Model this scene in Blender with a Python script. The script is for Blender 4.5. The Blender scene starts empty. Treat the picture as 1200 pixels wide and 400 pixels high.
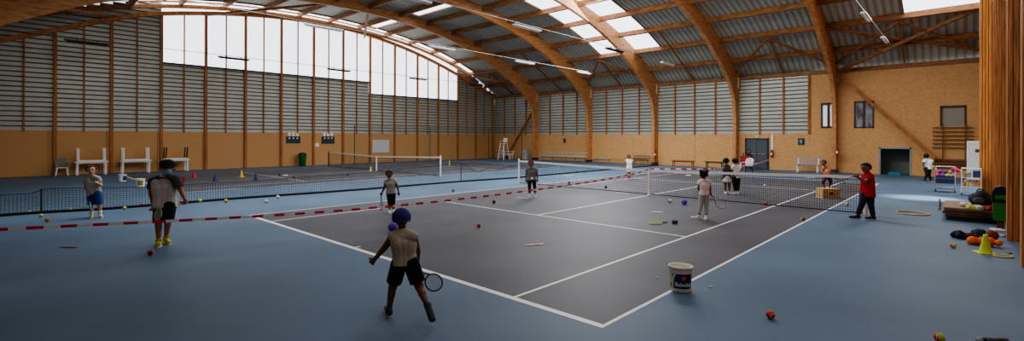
import bpy, bmesh, math, random
from mathutils import Vector, Matrix
random.seed(7)
V = Vector
scene = bpy.context.scene
COL = scene.collection

# ------------------------------------------------------------------ camera
YAW, FPX, CX, CY, ROLL = -.7627, 564.476, 590.613, 162.009, .0024
CAM = V((8.3872, -16.4923, 2.0931))
FWD = V((math.sin(YAW), math.cos(YAW), 0))
RGT0 = V((math.cos(YAW), -math.sin(YAW), 0)); UP0 = V((0, 0, 1))
RGT = RGT0*math.cos(ROLL) + UP0*math.sin(ROLL)
UPV = -RGT0*math.sin(ROLL) + UP0*math.cos(ROLL)
cd = bpy.data.cameras.new('camera'); camo = bpy.data.objects.new('camera', cd); COL.objects.link(camo)
cd.sensor_width = 36; cd.lens = FPX*36/1200
cd.shift_x = (600-CX)/1200; cd.shift_y = (CY-200)/1200
cd.clip_start = .05; cd.clip_end = 300
M = Matrix((RGT, UPV, -FWD)).transposed().to_4x4(); M.translation = CAM
camo.matrix_world = M
scene.camera = camo

def RAY(u, v): return FWD + RGT*((u-CX)/FPX) - UPV*((v-CY)/FPX)
def G(u, v, z=0.0):                       # measured point of the photograph -> point on a level surface
    d = RAY(u, v); return CAM + d*((z-CAM.z)/d.z)
def DEP(p): return (p-CAM).dot(FWD)
def U(u, v, zc): return CAM + RAY(u, v)*zc
def ONY(u, v, y): d = RAY(u, v); return CAM + d*((y-CAM.y)/d.y)
def ONX(u, v, x): d = RAY(u, v); return CAM + d*((x-CAM.x)/d.x)

# ------------------------------------------------------------------ materials
def lin(c):
    o = []
    for a in c[:3]:
        a /= 255.
        o.append(a/12.92 if a <= .04045 else ((a+.055)/1.055)**2.4)
    return (o[0], o[1], o[2], 1)
MATS = {}
def mat(name, c, rough=.6, var=.0, scale=8., bump=0., metal=0., stretch=(1, 1, 1), spec=.4, c2=None, emit=0, detail=4, trans=0):
    if name in MATS: return MATS[name]
    m = bpy.data.materials.new(name); m.use_nodes = True; MATS[name] = m
    nt = m.node_tree; N = nt.nodes; L = nt.links
    b = N['Principled BSDF']
    b.inputs['Roughness'].default_value = rough; b.inputs['Metallic'].default_value = metal
    b.inputs['Specular IOR Level'].default_value = spec
    b.inputs['Base Color'].default_value = lin(c)
    if trans: b.inputs['Transmission Weight'].default_value = trans
    if emit:
        b.inputs['Emission Color'].default_value = lin(c); b.inputs['Emission Strength'].default_value = emit
    if var or c2 or bump:
        tc = N.new('ShaderNodeTexCoord'); mp = N.new('ShaderNodeMapping'); mp.inputs['Scale'].default_value = stretch
        L.new(tc.outputs['Object'], mp.inputs['Vector'])
        no = N.new('ShaderNodeTexNoise'); no.inputs['Scale'].default_value = scale; no.inputs['Detail'].default_value = detail
        L.new(mp.outputs['Vector'], no.inputs['Vector'])
        rp = N.new('ShaderNodeValToRGB')
        a = lin(c); b2 = lin(c2) if c2 else a
        k = 1-var
        rp.color_ramp.elements[0].position = .32; rp.color_ramp.elements[1].position = .68
        rp.color_ramp.elements[0].color = (b2[0]*k, b2[1]*k, b2[2]*k, 1)
        rp.color_ramp.elements[1].color = (min(1, a[0]*(1+var)), min(1, a[1]*(1+var)), min(1, a[2]*(1+var)), 1)
        L.new(no.outputs['Fac'], rp.inputs['Fac']); L.new(rp.outputs['Color'], b.inputs['Base Color'])
        if bump:
            bp = N.new('ShaderNodeBump'); bp.inputs['Strength'].default_value = bump; bp.inputs['Distance'].default_value = .02
            L.new(no.outputs['Fac'], bp.inputs['Height']); L.new(bp.outputs['Normal'], b.inputs['Normal'])
    return m
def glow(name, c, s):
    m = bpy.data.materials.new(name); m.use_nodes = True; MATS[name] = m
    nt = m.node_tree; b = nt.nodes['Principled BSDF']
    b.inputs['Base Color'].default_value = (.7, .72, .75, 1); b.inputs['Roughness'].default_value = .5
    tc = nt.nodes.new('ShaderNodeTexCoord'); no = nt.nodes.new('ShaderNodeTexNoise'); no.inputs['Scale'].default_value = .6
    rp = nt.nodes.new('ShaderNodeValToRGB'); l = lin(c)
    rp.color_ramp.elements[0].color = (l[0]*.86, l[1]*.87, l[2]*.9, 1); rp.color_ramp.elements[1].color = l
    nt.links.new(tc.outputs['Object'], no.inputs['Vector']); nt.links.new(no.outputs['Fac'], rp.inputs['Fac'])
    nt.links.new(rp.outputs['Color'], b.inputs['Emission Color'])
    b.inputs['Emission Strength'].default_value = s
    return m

glulam = mat('glulam', (204, 148, 98), .55, .12, 5, .05, stretch=(1, .35, 2.5), c2=(178, 122, 76))
timber = mat('timber', (160, 112, 72), .6, .12, 6, .05, stretch=(.4, 1, 1), c2=(132, 88, 54))
post_wood = mat('post wood', (176, 116, 64), .6, .13, 6, .05, stretch=(1, 1, .2), c2=(156, 98, 52))
larch = mat('larch boards', (196, 138, 86), .55, .16, 7, .06, stretch=(3, 3, .18), c2=(150, 98, 56), detail=8)
osb = mat('chipboard', (208, 164, 112), .65, .08, 24, .04, stretch=(1, 5, .4), c2=(186, 138, 88), detail=6)
osb2 = mat('pale chipboard', (212, 168, 114), .65, .05, 14, .03, stretch=(.6, 1, 1), c2=(202, 157, 104), detail=6)
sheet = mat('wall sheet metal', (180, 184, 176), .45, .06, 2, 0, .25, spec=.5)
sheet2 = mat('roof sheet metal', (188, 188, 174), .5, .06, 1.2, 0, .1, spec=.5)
sheet_d = mat('wall groove shade', (112, 113, 106), .6, .06, 2)  # shade inside the wall ribs, put into a darker sheet colour
sheet2_d = mat('roof groove shade', (158, 158, 148), .6, .06, 2)  # occlusion shade of the roof ribs, put into the sheet colour
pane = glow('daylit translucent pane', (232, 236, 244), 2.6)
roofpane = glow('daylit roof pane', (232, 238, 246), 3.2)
fl_blue = mat('blue acrylic floor', (94, 117, 139), .55, .08, .35, .015, c2=(85, 107, 129), spec=.22, detail=9)
fl_grey = mat('slate acrylic court', (86, 87, 94), .55, .07, .5, .015, c2=(77, 79, 86), spec=.22, detail=9)
fl_line = mat('court line paint', (238, 238, 234), .5, .06, 5)
white = mat('white plastic', (238, 238, 234), .4, .04, 6)
cream = mat('cream plastic', (240, 238, 226), .45, .04, 6)
black = mat('black plastic', (26, 27, 30), .5, .1, 9)
dgrey = mat('dark grey metal', (58, 62, 68), .45, .08, 6, metal=.4)
lgrey = mat('light grey metal', (160, 162, 164), .4, .06, 6, metal=.4)
steel = mat('steel', (120, 124, 128), .35, .08, 8, metal=.8)
netm = mat('net cord', (30, 34, 38), .8, .1, 20)
netlt = mat('divider net cord', (34, 42, 50), .8, .1, 20)

# ------------------------------------------------------------------ mesh builder
class MB:
    def __init__(s): s.v = []; s.f = []; s.m = []; s.k = 0
    def add(s, vs, fs):
        n = len(s.v); s.v += [V(p) for p in vs]
        for f in fs: s.f.append([n+i for i in f]); s.m.append(s.k)
        return s
    def box(s, c, d, rz=0):
        x, y, z = d[0]/2, d[1]/2, d[2]/2; ca, sa = math.cos(rz), math.sin(rz); vs = []
        for k in (-1, 1):
            for i, j in ((-1, -1), (1, -1), (1, 1), (-1, 1)):
                px, py = i*x, j*y
                vs.append((c[0]+px*ca-py*sa, c[1]+px*sa+py*ca, c[2]+k*z))
        return s.add(vs, [(3, 2, 1, 0), (4, 5, 6, 7), (0, 1, 5, 4), (1, 2, 6, 5), (2, 3, 7, 6), (3, 0, 4, 7)])
    def bb(s, a, b): return s.box([(a[i]+b[i])/2 for i in range(3)], [abs(b[i]-a[i]) for i in range(3)])
    def bar(s, p, q, w, h, up=(0, 0, 1)):
        p, q = V(p), V(q); d = (q-p).normalized(); up = V(up)
        if abs(d.dot(up)) > .99: up = V((0, 1, 0))
        sd = d.cross(up).normalized(); u2 = sd.cross(d)
        vs = [e+sd*(i*w/2)+u2*(j*h/2) for e in (p, q) for i, j in ((-1, -1), (1, -1), (1, 1), (-1, 1))]
        return s.add(vs, [(3, 2, 1, 0), (4, 5, 6, 7), (0, 1, 5, 4), (1, 2, 6, 5), (2, 3, 7, 6), (3, 0, 4, 7)])
    def tube(s, pts, r, n=8, caps=True):
        pts = [V(p) for p in pts]; rs = r if isinstance(r, (list, tuple)) else [r]*len(pts)
        base = len(s.v); prev = None
        for i, p in enumerate(pts):
            d = (pts[min(i+1, len(pts)-1)]-pts[max(i-1, 0)]).normalized()
            if prev is None:
                a = V((0, 0, 1)) if abs(d.z) < .9 else V((1, 0, 0)); prev = a
            x = (prev-d*prev.dot(d)).normalized(); prev = x; y = d.cross(x)
            for k in range(n):
                t = 2*math.pi*k/n; s.v.append(p+(x*math.cos(t)+y*math.sin(t))*rs[i])
        for i in range(len(pts)-1):
            for k in range(n):
                a = base+i*n+k; b = base+i*n+(k+1) % n
                s.f.append([a, b, b+n, a+n]); s.m.append(s.k)
        if caps:
            s.f.append([base+k for k in range(n)][::-1]); s.m.append(s.k)
            e = base+(len(pts)-1)*n; s.f.append([e+k for k in range(n)]); s.m.append(s.k)
        return s
    def lathe(s, prof, c=(0, 0, 0), n=24, wav=None):
        base = len(s.v); c = V(c)
        for i, (r, z) in enumerate(prof):
            for k in range(n):
                t = 2*math.pi*k/n; rr = r*(1+(wav(t, i) if wav else 0))
                s.v.append(c+V((rr*math.cos(t), rr*math.sin(t), z)))
        for i in range(len(prof)-1):
            for k in range(n):
                a = base+i*n+k; b = base+i*n+(k+1) % n
                s.f.append([a, b, b+n, a+n]); s.m.append(s.k)
        return s
    def ball(s, c, r, nu=14, nv=9, sc=(1, 1, 1), rot=None):
        c = V(c); base = len(s.v); R = rot
        def put(p):
            p = V((p[0]*r*sc[0], p[1]*r*sc[1], p[2]*r*sc[2]))
            s.v.append(c+(R @ p if R else p))
        put((0, 0, 1))
        for j in range(1, nv):
            t = math.pi*j/nv
            for i in range(nu):
                a = 2*math.pi*i/nu; put((math.sin(t)*math.cos(a), math.sin(t)*math.sin(a), math.cos(t)))
        put((0, 0, -1)); last = len(s.v)-1
        for i in range(nu):
            j = (i+1) % nu
            s.f.append([base, base+1+i, base+1+j]); s.m.append(s.k)
            o = base+1+(nv-2)*nu; s.f.append([last, o+j, o+i]); s.m.append(s.k)
        for q in range(nv-2):
            for i in range(nu):
                j = (i+1) % nu; o = base+1+q*nu
                s.f.append([o+i, o+nu+i, o+nu+j, o+j]); s.m.append(s.k)
        return s
    def cone(s, p, q, r0, r1, n=12):        # flat-ended limb segment
        return s.tube([p, q], [r0, r1], n)
    def cap(s, p, q, r0, r1, n=12):         # round-ended limb segment
        s.tube([p, q], [r0, r1], n); s.ball(p, r0, n, 8); return s.ball(q, r1, n, 8)
    def build(s, name, mats, parent=None, smooth=False, origin=None, kind=None):
        if not isinstance(mats, (list, tuple)): mats = [mats]
        if parent is not None:
            inv = parent.matrix_basis.inverted() if parent.parent is None else (parent.parent.matrix_basis @ parent.matrix_basis).inverted()
            vs = [inv @ p for p in s.v]; loc = V((0, 0, 0))
        else:
            if origin is None:
                xs = [p.x for p in s.v]; ys = [p.y for p in s.v]; zs = [p.z for p in s.v]
                loc = V(((min(xs)+max(xs))/2, (min(ys)+max(ys))/2, min(zs)))
            else: loc = V(origin)
            vs = [p-loc for p in s.v]
        me = bpy.data.meshes.new(name); me.from_pydata([tuple(p) for p in vs], [], s.f)
        for m in mats: me.materials.append(m)
        me.polygons.foreach_set('material_index', s.m)
        if smooth: me.polygons.foreach_set('use_smooth', [True]*len(me.polygons))
        me.update()
        o = bpy.data.objects.new(name, me); o.location = loc
        if parent is not None: o.parent = parent; o.location = (0, 0, 0)
        COL.objects.link(o)
        if kind: o['kind'] = kind
        return o
def tag(o, label, cat, group=None, kind=None):
    o['label'] = label; o['category'] = cat
    if group: o['group'] = group
    if kind: o['kind'] = kind
    return o
def thing(name, label, cat, loc, group=None, rz=0):
    o = bpy.data.objects.new(name, None); o.empty_display_size = .1; COL.objects.link(o)
    o.matrix_basis = Matrix.Translation(V(loc)) @ Matrix.Rotation(rz, 4, 'Z')
    return tag(o, label, cat, group)
def struct(name):
    o = bpy.data.objects.new(name, None); o.empty_display_size = .1; COL.objects.link(o); o['kind'] = 'structure'; return o
def dup(root, loc, label, rz=0, group=None):
    r = root.copy(); COL.objects.link(r); r.matrix_basis = Matrix.Translation(V(loc)) @ Matrix.Rotation(rz, 4, 'Z')
    r['label'] = label
    if group: r['group'] = group
    for ch in list(root.children):
        c = ch.copy(); COL.objects.link(c); c.parent = r
        for g in ch.children:
            d = g.copy(); COL.objects.link(d); d.parent = c
    return r

PENDING = []
def remesh_later(mb, name, mats, parent, vox=.008, it=4):
    """overlapping closed shapes -> one continuous skin"""
    o = mb.build(name, mats, parent)
    m = o.modifiers.new('r', 'REMESH'); m.mode = 'VOXEL'; m.voxel_size = vox; m.use_smooth_shade = True
    s = o.modifiers.new('s', 'SMOOTH'); s.factor = .5; s.iterations = it
    PENDING.append(o); return o
def flush():
    bpy.context.view_layer.update()
    dg = bpy.context.evaluated_depsgraph_get()
    for o in PENDING:
        me = bpy.data.meshes.new_from_object(o.evaluated_get(dg)); me.name = o.name
        mats = [m for m in o.data.materials]
        me.materials.clear()
        for m in mats: me.materials.append(m)
        me.polygons.foreach_set('use_smooth', [True]*len(me.polygons))
        o.modifiers.clear(); old = o.data; o.data = me; bpy.data.meshes.remove(old)
    PENDING.clear()
# ------------------------------------------------------------------ the hall
def T(y): return 11.4-.00783*y*y-1.167e-5*y**4      # top of the roof vault
def catmull(pts, n=6):
    out = []; P = [pts[0]]+list(pts)+[pts[-1]]
    for i in range(1, len(P)-2):
        for k in range(n):
            t = k/n; a, b, c, d = P[i-1], P[i], P[i+1], P[i+2]
            out.append(tuple(.5*((2*b[j])+(-a[j]+c[j])*t+(2*a[j]-5*b[j]+4*c[j]-d[j])*t*t+(-a[j]+3*b[j]-3*c[j]+d[j])*t**3) for j in range(len(b))))
    out.append(tuple(pts[-1])); return out
XL, YB, XR = -27.5, 19.6, 9.2
AX = [-21.6, -15.43, -9.3, -3.23, 2.58]
CXS = (0, -18.55)                                   # centre lines of the two courts

# floor: one slab with the painted courts
mb = MB(); mb.bb((XL-.3, -21, -.2), (13, YB+1.7, 0))
def rect(x0, y0, x1, y1, z, k):
    mb.k = k; mb.add([(x0, y0, z), (x1, y0, z), (x1, y1, z), (x0, y1, z)], [(0, 1, 2, 3)])
for cx in CXS:
    rect(cx-5.51, -11.91, cx+5.51, 11.91, .0012, 1)
    W = .05
    for s in (-1, 1):
        rect(cx+s*5.485-W/2, -11.91, cx+s*5.485+W/2, 11.91, .0024, 2)
        rect(cx+s*4.115-W/2, -11.885, cx+s*4.115+W/2, 11.885, .0024, 2)
        rect(cx-5.51, s*11.86-W, cx+5.51, s*11.86+W, .0028, 2)
        rect(cx-4.115, s*6.4-W/2, cx+4.115, s*6.4+W/2, .0026, 2)
        rect(cx-W/2, s*11.86-.1*s-.06, cx+W/2, s*11.86-.1*s+.06, .003, 2)
    rect(cx-W/2, -6.4, cx+W/2, 6.4, .0025, 2)
fl = mb.build('floor', [fl_blue, fl_grey, fl_line], None, origin=(0, 0, 0), kind='structure')

# roof skin with real corrugation; skylight cells are left open and glazed
YR = [-20.2, -18.1, -15.95, -13.65, -11.2, -8.7, -6.2, -5.0, -4.2, -1.2, 1.2, 4.2, 5.0, 6.2, 8.7, 11.2, 13.65, 15.95, 18.1, 20.2]
SKY = [(-12.15, -7.2, 6.2, 15.95), (-12.15, -7.2, -15.95, -6.2), (6.1, 9.2, 6.2, 15.95), (6.1, 9.2, -15.95, -6.2),  # the negative-y pair is unseen, mirrored in to let more light in
       (-27.5, -26.7, -11.2, 15.95), (-27.0, -22.4, 4.2, 5.0), (-20.9, -16.2, 4.2, 5.0)]
XC = sorted(set([XL, XR]+[a for s in SKY for a in s[:2]]))
ceil = struct('ceiling')
mb = MB()
def insky(x, y): return any(s[0] < x < s[1] and s[2] < y < s[3] for s in SKY)
for xi in range(len(XC)-1):
    x0, x1 = XC[xi], XC[xi+1]
    n = max(1, round((x1-x0)/.33)); p = (x1-x0)/n
    prof = []
    for k in range(n):
        b = x0+k*p; prof += [(b, 0), (b+p*.55, 0), (b+p*.68, .035), (b+p*.87, .035)]
    prof.append((x1, 0))
    for yi in range(len(YR)-1):
        if insky((x0+x1)/2, (YR[yi]+YR[yi+1])/2): continue
        base = len(mb.v)
        for y in (YR[yi], YR[yi+1]):
            for x, h in prof: mb.v.append(V((x, y, T(y)+h)))
        m = len(prof)
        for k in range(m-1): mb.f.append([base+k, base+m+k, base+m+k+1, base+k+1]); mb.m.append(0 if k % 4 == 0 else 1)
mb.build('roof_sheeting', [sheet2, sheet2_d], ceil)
PY = [-18.1, -15.95, -13.65, -11.2, -8.7, -6.2, -3.7, -1.2, 1.2, 3.7, 6.2, 8.7, 11.2, 13.65, 15.95, 18.1]
bays = [(XL+.1, AX[0]-.11)]+[(AX[i]+.11, AX[i+1]-.11) for i in range(4)]+[(AX[4]+.11, XR-.1)]
for y in PY:
    for a, b in bays:
        n = V((0, -(T(y+.05)-T(y-.05))/.1, 1)).normalized()
        c = V((0, y, T(y)-.015))-n*.17
        MB().bar((a, c.y, c.z), (b, c.y, c.z), .13, .34, n).build('purlin', timber, ceil)
def roofpt(x, y, d=.42): return V((x, y, T(y)-d))
def brace(a, b, w=.12): MB().bar(a, b, w, w).build('roof_brace', timber, ceil)
for i in (0, 2, 4, 5):
    a, b = bays[i]; m = (a+b)/2
    for s in (1, -1):
        brace(roofpt(a, s*18.9), roofpt(m, s*15.95)); brace(roofpt(b, s*18.9), roofpt(m, s*15.95))
        brace(roofpt(m, s*19.4, .3), roofpt(m, s*15.9, .3), .1)
for i in (1, 3):
    a, b = bays[i]; m = (a+b)/2
    brace(roofpt(m, 19.4, .3), roofpt(m, 13.6, .3), .1)
brace(roofpt(bays[5][0], 19.1, .75), roofpt(bays[5][1], 15.9, .2), .17)
brace(roofpt(bays[5][0], 15.9, .3), roofpt(bays[5][1], 19.0, .3), .15)
brace(roofpt(XL+.2, 4.2, .9), roofpt(AX[0], 1.2, .4), .14); brace(roofpt(XL+.2, -7.3, .9), roofpt(AX[0], -1.2, .4), .14)
brace(roofpt(XL+.2, -12.1, .9), roofpt(AX[0], -16, .6), .14); brace(roofpt(XL+.2, 14.5, 1.0), roofpt(AX[0], 18.1, .5), .14)
# glazed roof lights
nwin = [4]
for s in SKY:
    ys = [y for y in YR if s[2]-.01 <= y <= s[3]+.01]
    o = struct('window_%d' % nwin[0]); nwin[0] += 1
    mb = MB(); fr = MB()
    for i in range(len(ys)-1):
        a, b = ys[i], ys[i+1]
        mb.add([(s[0], a, T(a)), (s[0], b, T(b)), (s[1], b, T(b)), (s[1], a, T(a))], [(0, 1, 2, 3)])
        for x in (s[0], s[1]): fr.bar((x, a, T(a)-.03), (x, b, T(b)-.03), .06, .12)
    for y in (ys[0], ys[-1]): fr.bar((s[0], y, T(y)-.03), (s[1], y, T(y)-.03), .06, .12)
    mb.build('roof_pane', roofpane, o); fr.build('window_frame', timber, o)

# glulam arches
OUT = [(20.05, .0), (20.05, 2.5), (20.05, 5.2), (19.95, 6.1), (19.3, 6.75), (17.9, T(17.9)), (16, T(16)), (14, T(14)), (12, T(12)), (10, T(10)), (8, T(8)), (6, T(6)), (4, T(4)), (2, T(2)), (0, T(0))]
INN = [(18.95, .0), (18.95, 2.2), (18.9, 3.9), (18.65, 4.9), (18.0, 5.8), (16.9, 6.6), (15.5, 7.4), (13.6, 8.38), (11.8, 9.08), (9.9, 9.65), (8, 10.08), (6, 10.4), (4, 10.6), (2, 10.72), (0, 10.76)]
o1, i1 = catmull(OUT, 4), catmull(INN, 4)
full_o = o1+[(-y, z) for y, z in o1[-2::-1]]; full_i = i1+[(-y, z) for y, z in i1[-2::-1]]
ordn = ['laminated timber roof arch nearest the glazed gable, its front foot crossing the top left corner',
        'laminated timber roof arch, second from the glazed gable, foot beside the pale slatted benches',
        'laminated timber roof arch running between the roof light panes, foot behind the tennis net strap',
        'laminated timber roof arch whose foot stands just left of the dark double door',
        'laminated timber roof arch whose foot stands between the two small wooden windows']
arch0 = None
for ai, x in enumerate(AX):
    if arch0 is None:
        t = thing('timber_arch', ordn[0], 'arch', (x, 0, 0), 'glulam roof arches')
        mb = MB(); w = .11; n = len(full_o)
        for (yo, zo), (yi, zi) in zip(full_o, full_i): mb.v += [V((x-w, yo, zo)), V((x+w, yo, zo)), V((x+w, yi, zi)), V((x-w, yi, zi))]
        for k in range(n-1):
            a = 4*k
            for p, q in ((0, 1), (1, 2), (2, 3), (3, 0)): mb.f.append([a+p, a+4+p, a+4+q, a+q]); mb.m.append(0)
        mb.f += [[0, 1, 2, 3], [4*n-1, 4*n-2, 4*n-3, 4*n-4]]; mb.m += [0, 0]
        mb.build('arch_beam', glulam, t)
        for s in (1, -1):
            MB().box((x+.16, s*19.35, 6.0), (.1, .22, .75)).build('eaves_bracket', mat('pale timber', (206, 168, 112), .6, .1, 6), t)
            MB().box((x, s*19.5, .12), (.26, 1.16, .2)).build('foot_plate', dgrey, t)
        arch0 = t
    else: dup(arch0, (x, 0, 0), ordn[ai])

# --- gable wall on the left
wl = struct('wall_left')
GR = catmull([(-19.6, 5.6), (-17, 6.75), (-14.4, 7.85), (-12.04, 8.86), (-9.79, 9.6), (-5.74, 10.34), (-2.36, 10.7), (.9, 10.78), (4.16, 10.6), (7.91, 10.0), (11.5, 9.1), (14.88, 8.0), (17.2, 7.15), (19.6, 6.42)], 3)
def RAIL(y):
    for i in range(len(GR)-1):
        if GR[i][0] <= y <= GR[i+1][0]:
            t = (y-GR[i][0])/(GR[i+1][0]-GR[i][0]); return GR[i][1]*(1-t)+GR[i+1][1]*t
    return GR[-1][1]
def acoustic(mb, a, b, fixed, axis, z0, z1):       # plain panels with a small gap between them
    n = max(1, round((b-a)/2.42)); p = (b-a)/n
    for i in range(n):
        lo, hi = a+i*p+.006, a+(i+1)*p-.006
        if axis == 'y': mb.bb((fixed-.12, lo, z0), (fixed, hi, z1))
        else: mb.bb((lo, fixed, z0), (hi, fixed+.12, z1))
mb = MB(); acoustic(mb, -19.6, 19.6, XL, 'y', 0, 2.45); mb.bb((XL-.4, -20.2, -.1), (XL-.3, 20.2, 5.6))
mb.build('chipboard_panelling', osb, wl)
def corr(mb, a, b, fixed, axis, z0, ztop, pitch=.26, dep=.06):
    """horizontal ribbed sheet between a and b, cut to the height function ztop"""
    n = max(1, round((b-a)/.6)); zs = []; z = z0; zmax = max(ztop(a+(b-a)*k/n) for k in range(n+1))
    while z < zmax:
        zs += [(z, 0), (z+pitch*.72, 0), (z+pitch*.8, dep), (z+pitch*.92, dep)]; z += pitch
    for k in range(n):
        c0, c1 = a+(b-a)*k/n, a+(b-a)*(k+1)/n
        top = min(ztop(c0), ztop(c1))+.02; zz = [q for q in zs if q[0] < top]+[(top, 0)]
        base = len(mb.v)
        for c in (c0, c1):
            for z, h in zz: mb.v.append(V((fixed-.02-h, c, z)) if axis == 'y' else V((c, fixed+.02+h, z)))
        m = len(zz)
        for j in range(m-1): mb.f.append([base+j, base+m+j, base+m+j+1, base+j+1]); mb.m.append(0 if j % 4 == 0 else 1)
mb = MB()
corr(mb, -19.6, -9.6, XL, 'y', 2.45, lambda y: T(y)-.05)
corr(mb, -9.6, 4.75, XL, 'y', 2.45, lambda y: 6.7)
corr(mb, 4.75, 14.4, XL, 'y', 2.45, lambda y: 5.73)
corr(mb, 14.4, 19.6, XL, 'y', 2.45, lambda y: T(y)-.05)
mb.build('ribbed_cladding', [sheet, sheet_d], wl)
mb = MB()
for i in range(len(GR)-1): mb.bar((XL+.12, GR[i][0], GR[i][1]+.08), (XL+.12, GR[i+1][0], GR[i+1][1]+.08), .2, .24)
mb.build('gable_rail', mat('rail timber', (190, 130, 78), .6, .12, 6, .05, c2=(160, 104, 58)), wl)
mb = MB()
for k in range(34): mb.bar((XL+.25, -17+k, T(-17+k)-.42), (XL+.25, -16+k, T(-16+k)-.42), .16, .22)
mb.build('gable_rafter', mat('rail timber', (190, 130, 78)), wl)
yy = -19.23; k = 0
while yy < 19.3:
    wide = k % 2 == 0
    top = RAIL(yy)
    if wide: MB().bb((XL-.02, yy-.075, 0), (XL+.13, yy+.075, top)).build('gable_post', post_wood, wl)
    else: MB().bb((XL-.02, yy-.035, 2.4), (XL+.07, yy+.035, top)).build('gable_stud', post_wood, wl)
    yy += 1.203; k += 1
MB().bb((XL-.02, -9.6, 6.66), (XL+.1, 4.75, 6.76)).build('sill', dgrey, wl)
MB().bb((XL-.02, 4.75, 5.69), (XL+.1, 14.4, 5.79)).build('sill', dgrey, wl)
def glaze(n, y0, y1, z0, ztop):
    o = struct('window_%d' % n); mb = MB(); st = round((y1-y0)/.6)
    for i in range(st):
        a, b = y0+(y1-y0)*i/st, y0+(y1-y0)*(i+1)/st
        za, zb = (z0(a), z0(b)) if callable(z0) else (z0, z0)
        mb.add([(XL-.03, a, za), (XL-.03, b, zb), (XL-.03, b, ztop(b)), (XL-.03, a, ztop(a))], [(0, 1, 2, 3)])
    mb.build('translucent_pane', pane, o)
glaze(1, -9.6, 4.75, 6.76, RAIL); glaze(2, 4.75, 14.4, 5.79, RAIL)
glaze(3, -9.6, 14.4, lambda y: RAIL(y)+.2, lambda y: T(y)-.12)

# --- long wall at the back
wb = struct('wall_back')
ends = [XL]+[a for a in AX if a < 1]+[1.2]
mb = MB()
for a, b in zip(ends[:-1], ends[1:]):
    if b == 1.2: acoustic(mb, a+.02, -2.72, YB, 'x', 0, 2.45); acoustic(mb, -2.72, -1.2, YB, 'x', 2.12, 2.45); acoustic(mb, -1.2, 1.2, YB, 'x', 0, 2.45)
    else: acoustic(mb, a+.02, b-.02, YB, 'x', 0, 2.45)
mb.bb((XL-.4, YB+.3, -.1), (-2.8, YB+.4, 6.5)); mb.bb((-1.1, YB+.3, -.1), (1.3, YB+.4, 6.5)); mb.bb((-2.8, YB+.3, 2.2), (-1.1, YB+.4, 6.5)); mb.bb((-2.8, YB+.14, -.1), (-1.1, YB+.2, 2.2))
mb.build('chipboard_panelling', osb2, wb)
# tall chipboard part with openings
HO = [(1.79, 2.60, 2.78, 4.37), (3.51, 4.48, 2.76, 4.39), (7.46, 8.42, 2.8, 3.9), (4.76, 6.16, 0, 1.55)]
mb = MB(); xs = sorted(set([1.2, 9.2]+[h for q in HO for h in q[:2]])); zs = sorted(set([0, 2.45, 6.3]+[h for q in HO for h in q[2:]]))
for i in range(len(xs)-1):
    for j in range(len(zs)-1):
        cx, cz = (xs[i]+xs[i+1])/2, (zs[j]+zs[j+1])/2
        if any(q[0] < cx < q[1] and q[2] < cz < q[3] for q in HO): continue
        mb.bb((xs[i], YB, zs[j]), (xs[i+1], YB+.12, zs[j+1]))
mb.build('chipboard_panelling', osb2, wb)
mb = MB(); corr(mb, XL, 1.2, YB, 'x', 2.45, lambda y: 6.3); mb.build('ribbed_cladding', [sheet, sheet_d], wb)
MB().bb((XL, YB-.1, 6.22), (9.2, YB+.1, 6.46)).build('eaves_beam', timber, wb)
for a, b in zip([XL]+AX, AX+[9.2]):
    for q in (1, 2, 3):
        x = a+(b-a)*q/4
        if x > 1.15: continue
        MB().bb((x-.045, YB-.09, 2.4), (x+.045, YB+.02, 6.25)).build('wall_stud', post_wood, wb)
MB().bb((1.16, YB-.05, 2.42), (1.24, YB+.02, 6.25)).build('wall_stud', post_wood, wb)
def strut(x0, z0, x1, z1, y=19.25): MB().bar((x0, y, z0), (x1, y, z1), .16, .24, (0, -1, 0)).build('wall_strut', post_wood, wb)
strut(-25.4, .15, -21.8, 4.9); strut(2.75, 6.05, 7.25, 1.0)
MB().tube([(9.05, 19.3, 0), (9.05, 19.3, 6.2)], .05).build('downpipe', dgrey, wb)
# slatted balustrade around the shuttered opening
mb = MB()
for z in (1.6, 1.82, 2.04, 2.26, 2.48, 2.7): mb.bb((7.1, YB-.14, z), (8.75, YB-.1, z+.055))
for x in (7.5, 8.4): mb.bb((x, YB-.18, .9), (x+.06, YB-.14, 2.95))
mb.build('slatted_guard_rail', mat('rail dark wood', (120, 82, 50), .6, .12, 6), wb)
mb = MB()
for i in range(3): mb.bb((7.0-.1*i, YB-.2, .55+.16*i), (8.8, YB-.04, .67+.16*i))
mb.build('stacked_planks', mat('rail dark wood', (120, 82, 50)), wb)
# recess
mb = MB()
mb.bb((4.76, YB+1.5, 0), (6.16, YB+1.6, 1.55)); mb.bb((4.66, YB+.12, 0), (4.76, YB+1.6, 1.6)); mb.bb((6.16, YB+.12, 0), (6.26, YB+1.6, 1.6)); mb.bb((4.66, YB+.12, 1.55), (6.26, YB+1.6, 1.65))
mb.build('recess_lining', mat('grey green render', (128, 138, 132), .8, .08, 3), wb)
mb = MB(); mb.bb((4.72, YB-.03, 0), (4.8, YB+.02, 1.6)); mb.bb((6.12, YB-.03, 0), (6.2, YB+.02, 1.6)); mb.bb((4.72, YB-.03, 1.52), (6.2, YB+.02, 1.6))
mb.build('recess_frame', lgrey, wb)
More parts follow.
